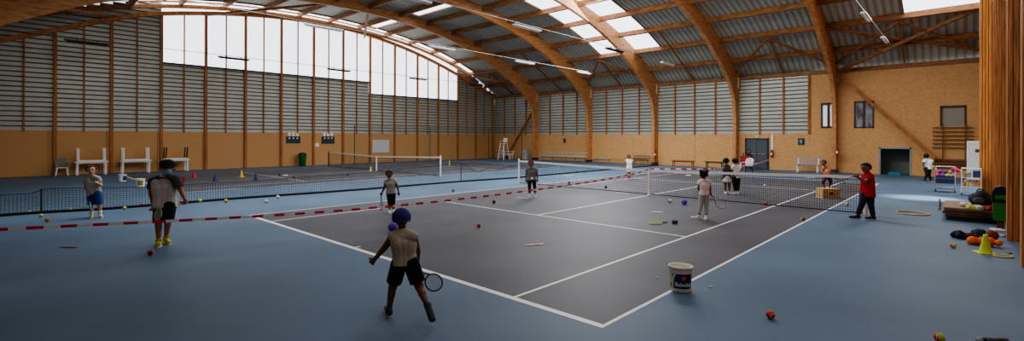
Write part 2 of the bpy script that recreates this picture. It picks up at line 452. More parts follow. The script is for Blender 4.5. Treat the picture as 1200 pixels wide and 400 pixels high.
# windows with wooden frames
def casement(n, q):
    o = struct('window_%d' % n); x0, x1, z0, z1 = q; f = MB(); t = .07
    f.bb((x0, YB-.04, z0), (x0+t, YB+.1, z1)); f.bb((x1-t, YB-.04, z0), (x1, YB+.1, z1)); f.bb((x0, YB-.04, z0), (x1, YB+.1, z0+t)); f.bb((x0, YB-.04, z1-t), (x1, YB+.1, z1))
    m = (x0+x1)/2; f.bb((m-.05, YB-.04, z0), (m+.05, YB+.1, z1))
    f.build('window_frame', mat('dark stained frame', (92, 50, 34), .5, .12, 8), o)
    MB().bb((x0+t, YB+.04, z0+t), (x1-t, YB+.05, z1-t)).build('glass_pane', mat('window glass', (160, 170, 178), .12, .25, 2.5, c2=(84, 90, 96), spec=.8, stretch=(2, 1, .6)), o)
casement(11, HO[0]); casement(12, HO[1])
b = MB(); b.bb((1.9, YB+.02, 2.9), (2.12, YB+.03, 4.2)); b.build('lit_pane', glow('daylit glass', (206, 220, 232), .55), bpy.data.objects['window_11'])
b = MB(); b.bb((2.28, YB+.02, 2.9), (2.5, YB+.03, 4.2)); b.build('lit_pane', MATS['daylit glass'], bpy.data.objects['window_11'])
o = struct('window_13'); q = HO[2]
MB().bb((q[0], YB+.05, q[2]), (q[1], YB+.1, q[3])).build('roller_shutter', mat('shutter grey', (150, 150, 140), .5, .05, 3, stretch=(.1, 1, 20)), o)
f = MB(); f.bb((q[0]-.05, YB-.03, q[3]-.06), (q[1]+.05, YB+.1, q[3]+.04)); f.bb((q[0]-.05, YB-.03, q[2]), (q[0]+.03, YB+.1, q[3])); f.bb((q[1]-.03, YB-.03, q[2]), (q[1]+.05, YB+.1, q[3]))
f.build('window_frame', mat('dark stained frame', (92, 50, 34)), o)
# double door
d = struct('door_1'); dg2 = mat('door grey', (84, 92, 102), .4, .06, 4)
for x0, x1 in ((-2.6, -1.97), (-1.95, -1.32)):
    l = MB(); l.bb((x0, YB-.02, .03), (x1, YB+.06, 2.02)).build('door_leaf', dg2, d)
MB().bar((-2.5, YB-.07, 1.05), (-2.05, YB-.07, 1.05), .04, .05).build('push_bar', lgrey, d)
MB().bar((-1.87, YB-.07, 1.05), (-1.42, YB-.07, 1.05), .04, .05).build('push_bar', lgrey, d)
f = MB(); f.bb((-2.72, YB-.05, 0), (-2.6, YB+.12, 2.12)); f.bb((-1.32, YB-.05, 0), (-1.2, YB+.12, 2.12)); f.bb((-2.72, YB-.05, 2.02), (-1.2, YB+.12, 2.12)); f.build('door_frame', dgrey, d)

# --- right gable: vertical boards, pilasters and an open gateway further on
wr = struct('wall_right')
def boards(mb, x, y0, y1, z0, ztop, w=.11):
    y = y0
    while y < y1-.02:
        e = min(y1, y+w); mb.bb((x, y+.005, z0), (x+.03, e-.005, ztop((y+e)/2))); y = e
mb = MB(); boards(mb, XR, -20.2, 9.2, 0, T); boards(mb, XR, 9.2, 14.6, 2.5, T); boards(mb, XR, 14.6, 19.6, 0, T)
mb.bb((XR+.03, -20.2, 0), (XR+.1, 9.2, 6.2)); mb.bb((XR+.03, 14.6, 0), (XR+.1, 19.6, 6.2))
mb.build('vertical_boarding', larch, wr)
for k in range(9):
    y = 7.6-k*1.06
    MB().bb((XR-.1, y-.04, 0), (XR+.01, y+.04, T(y))).build('vertical_batten', larch, wr)
for (y0, y1, x0) in ((8.9, 9.25, 8.79), (-2.15, -1.8, 9.02), (-5.0, -4.6, 9.06)):
    p = MB(); n = max(2, round((XR-x0)/.075)); w = (XR-x0)/n
    for i in range(n): p.bb((x0+i*w+.009, y0, 0), (x0+(i+1)*w-.009, y1, T(y0)))
    p.bb((x0+.02, y0+.05, 0), (XR, y1-.02, T(y0)))
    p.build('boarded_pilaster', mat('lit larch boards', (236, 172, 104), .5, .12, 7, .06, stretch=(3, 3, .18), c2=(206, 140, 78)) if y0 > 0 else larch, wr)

# --- wall behind the camera
wf = struct('wall_front')
mb = MB(); acoustic(mb, XL, XR, -20.1, 'x', 0, 2.45)
mb.build('chipboard_panelling', osb, wf)
MB().bb((XL, -20.2, 2.45), (XR, -20.12, 6.4)).build('plain_cladding', sheet, wf)
# ------------------------------------------------------------------ nets
def meshing(mb, pts, z0, z1, du, dz, w):
    """knotted mesh along a ground polyline; z0/z1 are heights per distance"""
    segs = []; tot = 0
    for a, b in zip(pts[:-1], pts[1:]):
        l = (V(b)-V(a)).length; segs.append((tot, l, V(a), V(b))); tot += l
    def at(s):
        for t, l, a, b in segs:
            if s <= t+l+1e-6: return a.lerp(b, min(1, (s-t)/l)), (b-a).normalized()
        return segs[-1][3], (segs[-1][3]-segs[-1][2]).normalized()
    n = int(tot/du)
    for i in range(n+1):
        s = i*tot/n; p, d = at(s); a, b = z0(s), z1(s); h = d*(w/2)
        mb.add([(p.x-h.x, p.y-h.y, a), (p.x+h.x, p.y+h.y, a), (p.x+h.x, p.y+h.y, b), (p.x-h.x, p.y-h.y, b)], [(0, 1, 2, 3)])
    rows = max(2, int(max(z1(k*tot/20)-z0(k*tot/20) for k in range(21))/dz)); m = max(len(pts), int(tot/.5))
    for r in range(rows+1):
        f = r/rows
        for k in range(m):
            s0, s1 = tot*k/m, tot*(k+1)/m; p, _ = at(s0); q, _ = at(s1)
            za = z0(s0)+(z1(s0)-z0(s0))*f; zb = z0(s1)+(z1(s1)-z0(s1))*f
            mb.add([(p.x, p.y, za-w/2), (q.x, q.y, zb-w/2), (q.x, q.y, zb+w/2), (p.x, p.y, za+w/2)], [(0, 1, 2, 3)])
    return at, tot
def tennis_net(cx, label):
    t = thing('tennis_net', label, 'net', (cx, 0, 0), 'tennis nets')
    top = lambda s: .93+.14*abs(s-6.4)/6.4
    mb = MB(); meshing(mb, [(cx-6.4, 0, 0), (cx+6.4, 0, 0)], lambda s: .05, lambda s: top(s)-.05, .062, .062, .0066)
    mb.build('net_mesh', netm, t)
    h = MB(); b = MB()
    for k in range(24):
        s0, s1 = 12.8*k/24, 12.8*(k+1)/24
        h.bar((cx-6.4+s0, 0, top(s0)-.035), (cx-6.4+s1, 0, top(s1)-.035), .025, .075)
        b.bar((cx-6.4+s0, 0, .045), (cx-6.4+s1, 0, .045), .012, .03)
    h.build('headband', white, t); b.build('bottom_cord', netm, t)
    for s in (-1, 1):
        p = MB(); p.tube([(cx+s*6.42, 0, 0), (cx+s*6.42, 0, 1.09)], .045, 12); p.ball((cx+s*6.42, 0, 1.09), .045)
        p.build('net_post', white if not (cx < -5 and s < 0) else dgrey, t)
    MB().bb((cx-.04, -.03, .0), (cx+.04, .03, .95)).build('centre_strap', white, t)
    return t
tennis_net(0, 'tennis net across the nearer court with children playing on both sides')
tennis_net(CXS[1], 'tennis net on the empty far court below the glazed gable')

dv = thing('divider_net', 'low sagging dark mesh curtain lying between the two courts', 'net', (-9.3, 0, 0))
dp = [(-9.95, -19.4, 0), (-9.9, -15.8, 0), (-9.45, -14.3, 0), (-9.42, -10.9, 0), (-9.0, -6.7, 0), (-8.92, -1.38, 0), (-8.7, .1, 0), (-8.5, 1.8, 0), (-8.6, 8, 0), (-8.7, 18.6, 0)]
hz = [(0, .6), (3.5, .56), (3.75, .68), (6, .6), (9, .58), (14, .72), (17, .84), (18.15, .92), (19.1, .42), (19.7, .6), (20.6, .52), (21.4, .72), (24, .62), (29, .74), (40, .6)]
def dh(s):
    for (a, p), (b, q) in zip(hz[:-1], hz[1:]):
        if a <= s <= b: return p+(q-p)*(s-a)/(b-a)
    return .6
mb = MB(); at, tot = meshing(mb, dp, lambda s: .03, dh, .075, .075, .0062)
mb.build('curtain_mesh', netlt, dv)
hb = MB()
for k in range(80):
    a, b = at(tot*k/80)[0], at(tot*(k+1)/80)[0]; hb.bar((a.x, a.y, .035), (b.x, b.y, .035), .1, .06)
hb.build('weighted_hem', black, dv)
tb = MB()
tb.tube([(at(tot*k/120)[0].x, at(tot*k/120)[0].y, dh(tot*k/120)) for k in range(121)], .009, 5); tb.build('top_cord', netlt, dv)
for s in (3.7, 18.15):
    p = at(s)[0]; MB().tube([(p.x, p.y, 0), (p.x, p.y, dh(s)+.02)], .018).build('support_pole', dgrey, dv)

gn = thing('backstop_net', 'tall faint green netting hung along the far corner walls behind the far court', 'net', (-26.9, 18.9, 0))
gcord = mat('green net cord', (74, 104, 78), .8, .1, 20)
mb = MB(); meshing(mb, [(-26.7, 3, 0), (-26.7, 18.0, 0), (-22.2, 18.0, 0)], lambda s: .02, lambda s: 3.05, .12, .12, .005); mb.build('netting', gcord, gn)
MB().tube([(-26.7, 3, 3.06), (-26.7, 18.0, 3.06), (-22.2, 18.0, 3.06)], .012, 6).build('top_cable', dgrey, gn)
for q in ((-26.7, 3.0), (-26.7, 10.5), (-26.7, 18.0), (-22.2, 18.0)): MB().tube([(q[0], q[1], 0), (q[0], q[1], 3.1)], .03).build('pole', dgrey, gn)

# ------------------------------------------------------------------ barrier tape
tred = mat('tape red', (212, 62, 74), .45, .05, 5); twhite = mat('tape white', (240, 238, 238), .45, .05, 5)
def tape(pts, label, wdt=.05, step=.2):
    mb = MB(); P = [V(p) for p in catmull(pts, 8)]; L = [0]
    for a, b in zip(P[:-1], P[1:]): L.append(L[-1]+(b-a).length)
    def at(s):
        for i in range(len(P)-1):
            if s <= L[i+1]+1e-6: return P[i].lerp(P[i+1], (s-L[i])/max(1e-6, L[i+1]-L[i]))
        return P[-1]
    n = int(L[-1]/step)
    for k in range(n*3):
        mb.k = (k//3) % 2; a, b = at(L[-1]*k/(n*3)), at(L[-1]*(k+1)/(n*3))
        mb.bar(a, b, .004, wdt)
    return tag(mb.build('barrier_tape', [tred, twhite]), label, 'tape', 'red and white tapes')
tape([(-2.75, -19.0, .76), (-2.39, -16.49, .66), (-2.1, -14.46, .57), (-1.88, -12.94, .51), (-1.71, -11.79, .48), (-1.52, -10.45, .465), (-1.25, -8.63, .48), (-.93, -6.41, .53), (-.47, -3.22, .66), (-.15, -1.01, .82), (0, -.04, .95)],
     'long red and white barrier tape sagging across the court in front of the four children')
tape([(0, .04, .97), (1.1, .05, 1.02), (2.1, .3, 1.06), (1.6, 4, .95), (.4, 11, .76), (-1.0, 19.4, .72)],
     'far red and white tape from the net strap to the wall beside the dark door')

# ------------------------------------------------------------------ lights on cables
lamp_w = mat('lamp housing white', (214, 216, 220), .4, .04, 4); lamp_d = mat('lamp housing backlit', (48, 48, 54), .5, .06, 4)
RWS = [(-24.2, (-13.4, -6.52, .38, 7.35, 13.9), 'row against the glazed gable'), (-12.1, (-13.3, -6.6, .05, 6.9, 13.6), 'row above the divider curtain'),
       (-5.6, (-13.5, -6.6, -.36, 6.98, 13.6), 'row over left side of near court'), (5.55, (-13.5, -6.6, .4, 7.4, 13.6), 'row over right side of near court')]
pos = ['first', 'second', 'third', 'fourth', 'fifth']
lf = None
for ri, (x, ys, nm) in enumerate(RWS):
    mb = MB(); P = []
    for k in range(37): P.append((x, -18.4+k*37/36, 7.1))
    mb.tube(P, .016, 6); tag(mb.build('light_cable', lgrey if ri else lamp_d), 'thin overhead cable carrying tube lights, '+nm, 'cable', 'overhead light cables')
    for yi, y in enumerate(ys):
        lb = 'hanging tube light, %s from the camera end, %s' % (pos[yi], nm)
        if ri < 2: key = 'dark'
        else: key = 'light'
        t = thing('tube_light', lb, 'light', (x, y, 6.9), 'hanging tube lights')
        hm = lamp_d if ri == 0 or (ri == 2 and yi == 3) else lamp_w  # fittings before bright panes get their backlit shade as a dark colour
        MB().bb((x-.09, y-.88, 6.95), (x+.09, y+.88, 7.02)).build('housing', hm, t)
        MB().tube([(x, y-.8, 6.93), (x, y+.8, 6.93)], .03).build('tube', white if hm is lamp_w else lamp_d, t)
        for s in (-.4, .4): MB().bb((x-.03, y+s-.02, 7.02), (x+.03, y+s+.02, 7.083)).build('cable_clip', dgrey, t)

# ------------------------------------------------------------------ things by the left wall
def garden_chair(p, rz, label, back, legs):
    t = thing('garden_chair', label, 'chair', p, None, rz)
    B = lambda f: None
    def bld(mb, n, m, sm=False):
        R = t.matrix_basis
        mb.v = [R @ q for q in mb.v]; return mb.build(n, m, t, sm)
    s = MB(); s.box((0, 0, .43), (.46, .46, .035)); bld(s, 'seat', legs)
    b = MB(); n = 9
    for k in range(n):
        a = -1.0+2.0*k/(n-1); h = .42*math.cos(a*.75)
        b.bar((.24*math.sin(a)*1.05, -.22-.06*math.cos(a)+.05, .45), (.27*math.sin(a)*1.05, -.28-.1*math.cos(a)+.05, .50+h), .034, .012, (0, 1, 0))
    b.tube([(.27*math.sin(-1+2*k/10)*1.05, -.23-.1*math.cos(-1+2*k/10), .50+.42*math.cos((-1+2*k/10)*.75)) for k in range(11)], .022, 6)
    bld(b, 'backrest', back)
    for sx in (-1, 1):
        a = MB(); a.tube([(sx*.25, -.27, .66), (sx*.27, 0, .66), (sx*.25, .2, .63), (sx*.23, .23, .45)], .025, 6); bld(a, 'armrest', back)
        for sy in (-1, 1):
            l = MB(); l.tube([(sx*.2, sy*.19, .42), (sx*.25, sy*.25, 0)], [.035, .028], 8); bld(l, 'leg', legs)
    return t
p = G(70, 204.6); garden_chair((-27.0, p.y, 0), -math.pi/2, 'plastic garden chair with grey green back standing alone by the chipboard wall', mat('sage plastic', (120, 138, 128), .5, .05, 6), white)
p = G(875, 203.5); garden_chair((p.x, p.y, 0), math.pi*.9, 'white round-backed plastic chair in front of the dark double door', white, dgrey)

def table(y0, y1, z, flip, label, top, leg, dx=0):
    x = XL+.62+dx; t = thing('folding_table', label, 'table', (x, (y0+y1)/2, z), 'tables stacked upside down by the wall')
    s = -1 if flip else 1
    zt = .03 if flip else .72
    MB().bb((x-.36, y0, z+zt-.03), (x+.36, y1, z+zt)).build('tabletop', top, t)
    MB().bb((x-.3, y0+.08, z+(zt if flip else zt-.09)), (x+.3, y1-.08, z+(zt+.06 if flip else zt-.03))).build('apron', top, t)
    for yy in (y0+.13, y1-.13):
        for xx in (x-.28, x+.28):
            a, b = (z+zt+.06, z+.76) if flip else (z, z+zt-.09)
            ln = .05 if leg is black else 0
            MB().bar((xx, yy, a), (xx, yy+(ln if flip else 0), b), .06, .085 if not leg is black else .06).build('leg', leg, t)
TY = [(ONX(86, 190, XL+.4).y, ONX(126, 190, XL+.4).y), (ONX(139, 190, XL+.4).y, ONX(176, 190, XL+.4).y), (ONX(188, 190, XL+.4).y, ONX(220, 190, XL+.4).y)]
for (a, b), nm, lg in zip(TY, ('beside the plastic garden chair', 'in the middle', 'behind the masked man'), (white, white, black)):
    table(a, b, 0, False, 'white table standing on its legs, lower of pair '+nm, white, white)
    table(a+.04, b-.04, .722, True, ('white' if lg is white else 'black-legged')+' table turned upside down, upper of pair '+nm, white, lg)

# scoreboards, notice, white board, waste bin on the gable wall
for u0, u1, v0, v1, nm in ((335.5, 352, 160, 168, 'left of the green waste bin'), (377, 392, 160, 168.5, 'right of the white notice')):
    a, b = ONX(u0, v0, XL+.03), ONX(u1, v1, XL+.03)
    t = thing('scoreboard', 'dark green scoreboard with white number cards on the wall, '+nm, 'scoreboard', (XL+.02, (a.y+b.y)/2, b.z), 'wall scoreboards')
    MB().bb((XL, a.y, b.z), (XL+.04, b.y, a.z)).build('board', mat('scoreboard green', (38, 58, 58), .5, .05, 5), t)
    w = b.y-a.y
    for k in range(3):
        y = a.y+w*(.22+.28*k)
        MB().bb((XL+.04, y-.05, a.z-.18), (XL+.05, y+.05, a.z-.08)).build('digit_window', white, t)
        MB().bb((XL+.01, y-.1, a.z+.02), (XL+.03, y+.1, a.z+.3)).build('number_card', white, t)
a, b = ONX(368, 168, XL+.03), ONX(374, 172, XL+.03)
tag(MB().bb((XL, a.y, b.z), (XL+.02, b.y, a.z)).build('paper_notice', white), 'small white paper notice pinned to chipboard between the scoreboards', 'notice')
a, b = ONX(436.5, 164, XL+.03), ONX(456, 178.5, XL+.03)
tag(MB().bb((XL+.005, a.y, b.z), (XL+.04, b.y, a.z)).build('white_board', mat('white board', (206, 210, 212), .3, .02, 3)), 'blank white rectangular board on the wall above the far net', 'board')
def litter_bin(x, y, r, h, label, gname, lidm, body, rz=0, square=False):
    t = thing('waste_bin', label, 'bin', (x, y, 0))
    m = MB()
    if square:
        for z0, z1, k0, k1 in ((.2, h*.62, .85, 1),):
            vs = [(x+i*r*k, y+j*r*k, z) for z, k in ((z0, k0), (z1, k1)) for i, j in ((-1, -1), (1, -1), (1, 1), (-1, 1))]
            m.add(vs, [(3, 2, 1, 0), (4, 5, 6, 7), (0, 1, 5, 4), (1, 2, 6, 5), (2, 3, 7, 6), (3, 0, 4, 7)])
        m.build('bin_body', body, t)
        l = MB(); n = 8; P = [(-r*1.08, h*.62), (-r*1.08, h*.8)]+[(-r*1.08*math.cos(math.pi*k/n), h*.8+h*.2*math.sin(math.pi*k/n)) for k in range(n+1)]+[(r*1.08, h*.8), (r*1.08, h*.62)]
        c = len(P); vs = [(x+a, y-r*1.08, z) for a, z in P]+[(x+a, y+r*1.08, z) for a, z in P]
        l.add(vs, [list(range(c)), list(range(2*c-1, c-1, -1))]+[(i, i+c, (i+1) % c+c, (i+1) % c) for i in range(c)]); l.build('bin_lid', lidm, t)
        f = MB(); f.bb((x-r*.7, y-r*1.0, h*.7), (x+r*.7, y-r*1.1, h*.8)); f.build('lid_flap', body, t)
    else:
        m.lathe([(0, .02), (r*.8, .02), (r, h*.75), (r*1.04, h*.76)], (x, y, 0)); m.build('bin_body', body, t, True)
        l = MB(); l.lathe([(r*1.06, h*.74), (r*1.08, h*.82), (r*.95, h*.95), (r*.5, h), (0, h)], (x, y, 0)); l.build('bin_lid', lidm, t, True)
    if square: MB().bb((x-.06, y-.06, 0), (x+.06, y+.06, .2)).build('stand', mat('bin stand brown', (96, 58, 40), .6, .1, 6), t)
    else:
        for k in (-1, 1): MB().bb((x-r*.7, y+k*r*.6-.03, 0), (x+r*.7, y+k*r*.6+.03, .05)).build('foot', black, t)
green = mat('bin green', (46, 128, 52), .45, .06, 5)
p = G(358.5, 195); litter_bin(XL+.5, p.y, .27, .98, 'green litter bin with dark lid against the far chipboard wall', '', dgrey, green)
litter_bin(9.0, -.35, .135, 1.0, 'green bin with black arched lid beside the exercise mats', '', black, green, square=True)

# ------------------------------------------------------------------ along the back wall
def bench(x0, x1, y, h, label, seatm, legm, back=0, deep=.38, slats=3, back2=False):
    t = thing('bench', label, 'bench', ((x0+x1)/2, y, 0), 'benches along the back wall')
    s = MB()
    for k in range(slats):
        yy = y-deep/2+deep*(k+.5)/slats; s.bb((x0, yy-deep/slats*.42, h-.04), (x1, yy+deep/slats*.42, h))
    s.build('seat', seatm, t)
    n = 2 if x1-x0 < 2 else 3
    for k in range(n):
        x = x0+.15+(x1-x0-.3)*k/(n-1)
        for yy in (y-deep/2+.05, y+deep/2-.05): MB().bb((x-.025, yy-.025, 0), (x+.025, yy+.025, h-.04)).build('leg', legm, t)
        if back: MB().bar((x, y+deep/2-.03, h-.05), (x, y+deep/2+.08, back), .05, .04).build('back_upright', legm, t)
    MB().bb((x0+.1, y-.02, h-.12), (x1-.1, y+.02, h-.06)).build('rail', legm, t)
    if back:
        s = MB(); q = max(2, int((back-h)/.13))
        for k in range(q):
            z = h+.12+(back-h-.12)*k/(q-1) if q > 1 else back
            s.bar((x0, y+deep/2+.08*(z-h)/(back-h)-.02, z-.03), (x1, y+deep/2+.08*(z-h)/(back-h)-.02, z-.03), .02, .07)
        s.build('backrest', seatm, t)
def X(u, y=18.6): return ONY(u, 185, y).x
pale = mat('pale green slats', (176, 184, 170), .5, .06, 4); wood = mat('bench wood', (150, 100, 58), .55, .12, 6, .03, stretch=(.3, 1, 1), c2=(120, 76, 42)); dwood = mat('dark bench wood', (78, 58, 46), .55, .12, 6)
bench(X(583.5), X(600), 18.7, .45, 'white slatted bench with backrest near the umpire chair in the corner', white, white, .8)
bench(X(634), X(660), 18.5, .45, 'pale slatted bench with backrest, first right of the arch foot below the small brown sign', pale, lgrey, .82)
bench(X(661), X(687), 18.5, .45, 'pale slatted bench with backrest, ending beside the second arch foot', pale, lgrey, .82)
bench(X(695), X(715), 18.6, .42, 'low pale bench without backrest just right of the second arch foot', pale, lgrey)
bench(X(741), X(760), 18.6, .45, 'dark bench with pale front edge behind the child in white vest', dwood, lgrey, .72)
bench(X(787), X(814), 18.6, .46, 'plain wooden bench with solid legs right of the strap arch', wood, wood)
bench(X(826), X(849), 18.6, .46, 'dark wooden bench left of the child in the white skirt', dwood, dwood)
bench(X(932), X(962), 18.5, .5, 'long white metal bench with backrest right of the dark double door', lgrey, white, .92, slats=2)
# umpire chair
p = G(570.5, 188.3); ux, uy = p.x-.1, 17.2
t = thing('umpire_chair', 'tall white umpire chair in the corner beyond the far net', 'chair', (ux, uy, 0))
for sx in (-1, 1):
    for sy in (-1, 1): MB().tube([(ux+sx*.42, uy+sy*.4, 0), (ux+sx*.25, uy+sy*.2, 1.55)], .03).build('leg', white, t)
st = MB()
for k in range(4): st.bar((ux-.4+.04*k, uy-.38+.05*k, .3+.32*k), (ux+.4-.04*k, uy-.38+.05*k, .3+.32*k), .04, .04)
st.build('step', white, t)
MB().box((ux, uy, 1.57), (.55, .5, .05)).build('seat', white, t)
MB().box((ux, uy+.24, 1.9), (.52, .04, .42)).build('backrest', white, t)
for s in (-1, 1): MB().tube([(ux+s*.28, uy+.22, 1.8), (ux+s*.28, uy-.2, 1.8), (ux+s*.28, uy-.2, 1.58)], .02).build('armrest', white, t)
# grey cabinet in the corner
p = G(616, 188.5); cx, cy = X(616), 18.6
t = thing('storage_cabinet', 'small grey metal cabinet beside the first arch foot', 'cabinet', (cx, cy, 0))
MB().box((cx, cy, .5), (.7, .4, .98)).build('carcass', lgrey, t)
for s in (-1, 1):
    d = MB().box((cx+s*.17, cy-.21, .5), (.32, .02, .9)).build('door', mat('cabinet door', (176, 178, 178), .45, .04, 4), t); MB().box((cx+s*.04, cy-.23, .55), (.02, .02, .14)).build('handle', dgrey, d)
# small signs and extinguishers
def sign(u, v, w, h, m, label, m2=None):
    c = ONY(u, v, YB-.03); t = thing('wall_sign', label, 'sign', (c.x, YB-.02, c.z-h/2))
    MB().bb((c.x-w/2, YB-.04, c.z-h/2), (c.x+w/2, YB-.005, c.z+h/2)).build('sign_plate', m, t)
    if m2: MB().bb((c.x-w*.22, YB-.05, c.z-h*.3), (c.x+w*.12, YB-.04, c.z+h*.3)).build('pictogram', m2, t)
sign(661.5, 165, .28, .4, mat('brown sign', (104, 58, 38), .6, .05, 5), 'small dark brown square sign above the pale slatted benches', None)
sign(939, 166, .36, .42, mat('sign blue', (34, 56, 74), .5, .05, 5), 'small dark blue sign with pale symbol above the white metal bench', mat('sign pale blue', (130, 156, 172), .5, .05, 5))
sign(887, 160, .34, .16, mat('exit sign green', (150, 190, 160), .5, .05, 5), 'small pale green exit box above the dark double door', white)
def extinguisher(x, y, z, label, hose=True):
    t = thing('fire_extinguisher', label, 'extinguisher', (x, y, z), 'fire extinguishers')
    r = mat('extinguisher red', (168, 36, 36), .35, .05, 5)
    m = MB(); m.lathe([(0, 0), (.07, .01), (.08, .05), (.08, .36), (.055, .43), (.03, .45), (0, .45)], (x, y, z)); m.build('cylinder', r, t, True)
    MB().box((x, y-.01, z+.48), (.05, .1, .06)).build('valve', black, t)
    MB().tube([(x+.03, y-.03, z+.46), (x+.1, y-.05, z+.36), (x+.09, y-.04, z+.15)], .012, 6).build('hose', black, t)
    MB().box((x, y-.085, z+.22), (.1, .012, .14)).build('instruction_label', white, t)
p = ONY(904.5, 181, YB-.1); extinguisher(p.x, YB-.1, p.z-.2, 'red fire extinguisher on the wall right of the dark double door')
tag(MB().bb((p.x-.06, YB-.05, p.z+.3), (p.x+.06, YB-.005, p.z+1.35)).build('white_wall_strip', white), 'narrow vertical white strip on the wall above the extinguisher by the door', 'strip')
p = ONY(986.5, 178, 18.8); extinguisher(2.78, 18.82, p.z-.25, 'red fire extinguisher mounted on the arch foot between the two wooden windows')
p = ONY(771, 181, 18.8); extinguisher(-9.02, 18.82, p.z-.25, 'red fire extinguisher mounted on the arch foot behind the net strap')
# teal mat in recess, red equipment crate by the door
tag(MB().bb((5.15, YB+.1, 0), (5.7, YB+.5, .14)).build('teal_mat', mat('teal foam', (44, 138, 150), .6, .05, 5)), 'small teal foam block lying on the floor of the wall recess', 'block')
p = G(871, 200.5); t = thing('racket_crate', 'red crate with dark handles sticking up behind the white plastic chair', 'crate', (p.x, p.y+.7, 0))
cxx, cyy = p.x, p.y+.7; rb = mat('crate red', (150, 40, 44), .5, .08, 5)
m = MB(); m.bb((cxx-.32, cyy-.2, .35), (cxx+.32, cyy-.17, .95)); m.bb((cxx-.32, cyy+.17, .35), (cxx+.32, cyy+.2, .95)); m.bb((cxx-.32, cyy-.2, .35), (cxx-.29, cyy+.2, .95)); m.bb((cxx+.29, cyy-.2, .35), (cxx+.32, cyy+.2, .95)); m.bb((cxx-.32, cyy-.2, .35), (cxx+.32, cyy+.2, .38)); m.build('crate_body', rb, t)
for sx in (-.27, .27):
    for sy in (-.15, .15): MB().bb((cxx+sx-.02, cyy+sy-.02, 0), (cxx+sx+.02, cyy+sy+.02, .36)).build('leg', dgrey, t)
for k in range(3): MB().tube([(cxx-.22+.22*k, cyy, .5), (cxx-.22+.22*k, cyy, 1.18)], .03).build('racket_handle', dgrey, t)

# ------------------------------------------------------------------ buckets
def bucket_shape(p, r, h, t, body=white):
    m = MB(); m.lathe([(0, .004), (r*.84, .004), (r*.86, .02), (r*.985, h*.88), (r, h*.9), (r*1.03, h*.91), (r*1.03, h*.97), (r*1.05, h*.975), (r*1.05, h), (r*.98, h), (r*.95, h*.9), (r*.84, .03), (0, .03)], p, 40)
    m.build('bucket_shell', body, t, True)
def wrap(m, p, r0, r1, a0, a1, z0, z1, h, lift=.002, n=16, nz=3):
    for i in range(n):
        for j in range(nz):
            vs = []
            for aa, zz in ((i, j), (i+1, j), (i+1, j+1), (i, j+1)):
                a = a0+(a1-a0)*aa/n; z = z0+(z1-z0)*zz/nz; r = r0+(r1-r0)*z/h+lift
                vs.append((p.x+r*math.cos(a), p.y+r*math.sin(a), z))
            m.add(vs, [(0, 1, 2, 3)])
p = G(800.7, 343.4); R, Hh = .155, .345
p = p+FWD*.1; p.z = 0
t = thing('ball_bucket', 'white bucket with blue label on the court sideline in the foreground', 'bucket', p, 'ball buckets')
bucket_shape(p, R, Hh, t, cream)
toc = math.atan2((CAM-p).y, (CAM-p).x)
r0, r1 = R*.86, R*.985*1.01
nav = mat('label navy', (18, 62, 98), .4, .05, 6)
m = MB(); wrap(m, p, r0, r1, toc-.75, toc+1.15, .06, .26, Hh, .002); m.build('label', nav, t)
m = MB(); wrap(m, p, r0, r1, toc-1.45, toc-.78, .055, .12, Hh, .0025); m.build('label_corner', mat('label yellow', (206, 190, 70), .45, .05, 6), t)
m = MB()
for k in range(10):
    z0 = .06+.2*k/10; off = .45*(k/9)**2*.9
    wrap(m, p, r0, r1, toc-.85+off*.55, toc-.72+off*.75, z0, z0+.021, Hh, .003, 3, 1)
m.build('label_swoosh', white, t)
def curved_text(txt, size, a_c, zc, m, name, lift=.004):
    cu = bpy.data.curves.new('txt', 'FONT'); cu.body = txt; cu.size = size; cu.align_x = 'CENTER'; cu.align_y = 'CENTER'; cu.offset = size*.03
    ob = bpy.data.objects.new('txt', cu); COL.objects.link(ob); bpy.context.view_layer.update()
    me = bpy.data.meshes.new_from_object(ob.evaluated_get(bpy.context.evaluated_depsgraph_get()))
    mb = MB(); vs = []
    for v in me.vertices:
        z = zc+v.co.y; r = r0+(r1-r0)*z/Hh+lift; a = a_c+v.co.x/r
        vs.append((p.x+r*math.cos(a), p.y+r*math.sin(a), z))
    mb.add(vs, [list(q.vertices) for q in me.polygons]); mb.build(name, m, t)
    bpy.data.objects.remove(ob); bpy.data.curves.remove(cu); bpy.data.meshes.remove(me)
curved_text('Babolat', .076, toc+.25, .115, mat('label lettering', (232, 234, 236), .4, .02, 6), 'lettering')
m = MB()
c_a, c_z = toc+.28, .205; vs = []
for k in range(24):
    a = 2*math.pi*k/24; z = c_z+.038*math.sin(a); r = r0+(r1-r0)*z/Hh+.0045; aa = c_a+.038*math.cos(a)/r
    vs.append((p.x+r*math.cos(aa), p.y+r*math.sin(aa), z))
m.add(vs, [list(range(24))]); m.build('round_badge', mat('badge red', (196, 34, 54), .4, .04, 6), t)
m = MB()
for s in (-1, 1):
    q = []
    for dx, dz in ((0, -.02), (.006, -.012), (.022*1, .016), (.012, .014)):
        z = c_z+dz; r = r0+(r1-r0)*z/Hh+.006; aa = c_a+s*dx/r; q.append((p.x+r*math.cos(aa), p.y+r*math.sin(aa), z))
    m.add(q, [(0, 1, 2, 3)])
m.build('badge_mark', white, t)
for u, v, lb, c2, sd in ((143.5, 213, 'white bucket with blue patch beyond the divider curtain, left of the other', nav, .7), (164.5, 219, 'white bucket with dark patterned label beyond the curtain, beside the masked man', mat('label dark', (70, 70, 40), .5, .3, 40, c2=(190, 180, 60)), 0)):
    q = G(u, v); t = thing('ball_bucket', lb, 'bucket', q, 'ball buckets'); bucket_shape(q, .17, .34, t)
    a = math.atan2((CAM-q).y, (CAM-q).x); m = MB(); wrap(m, q, .17*.86, .17, a-.6+sd, a+.6+sd, .06, .27, .34, .004); m.build('label', c2, t)

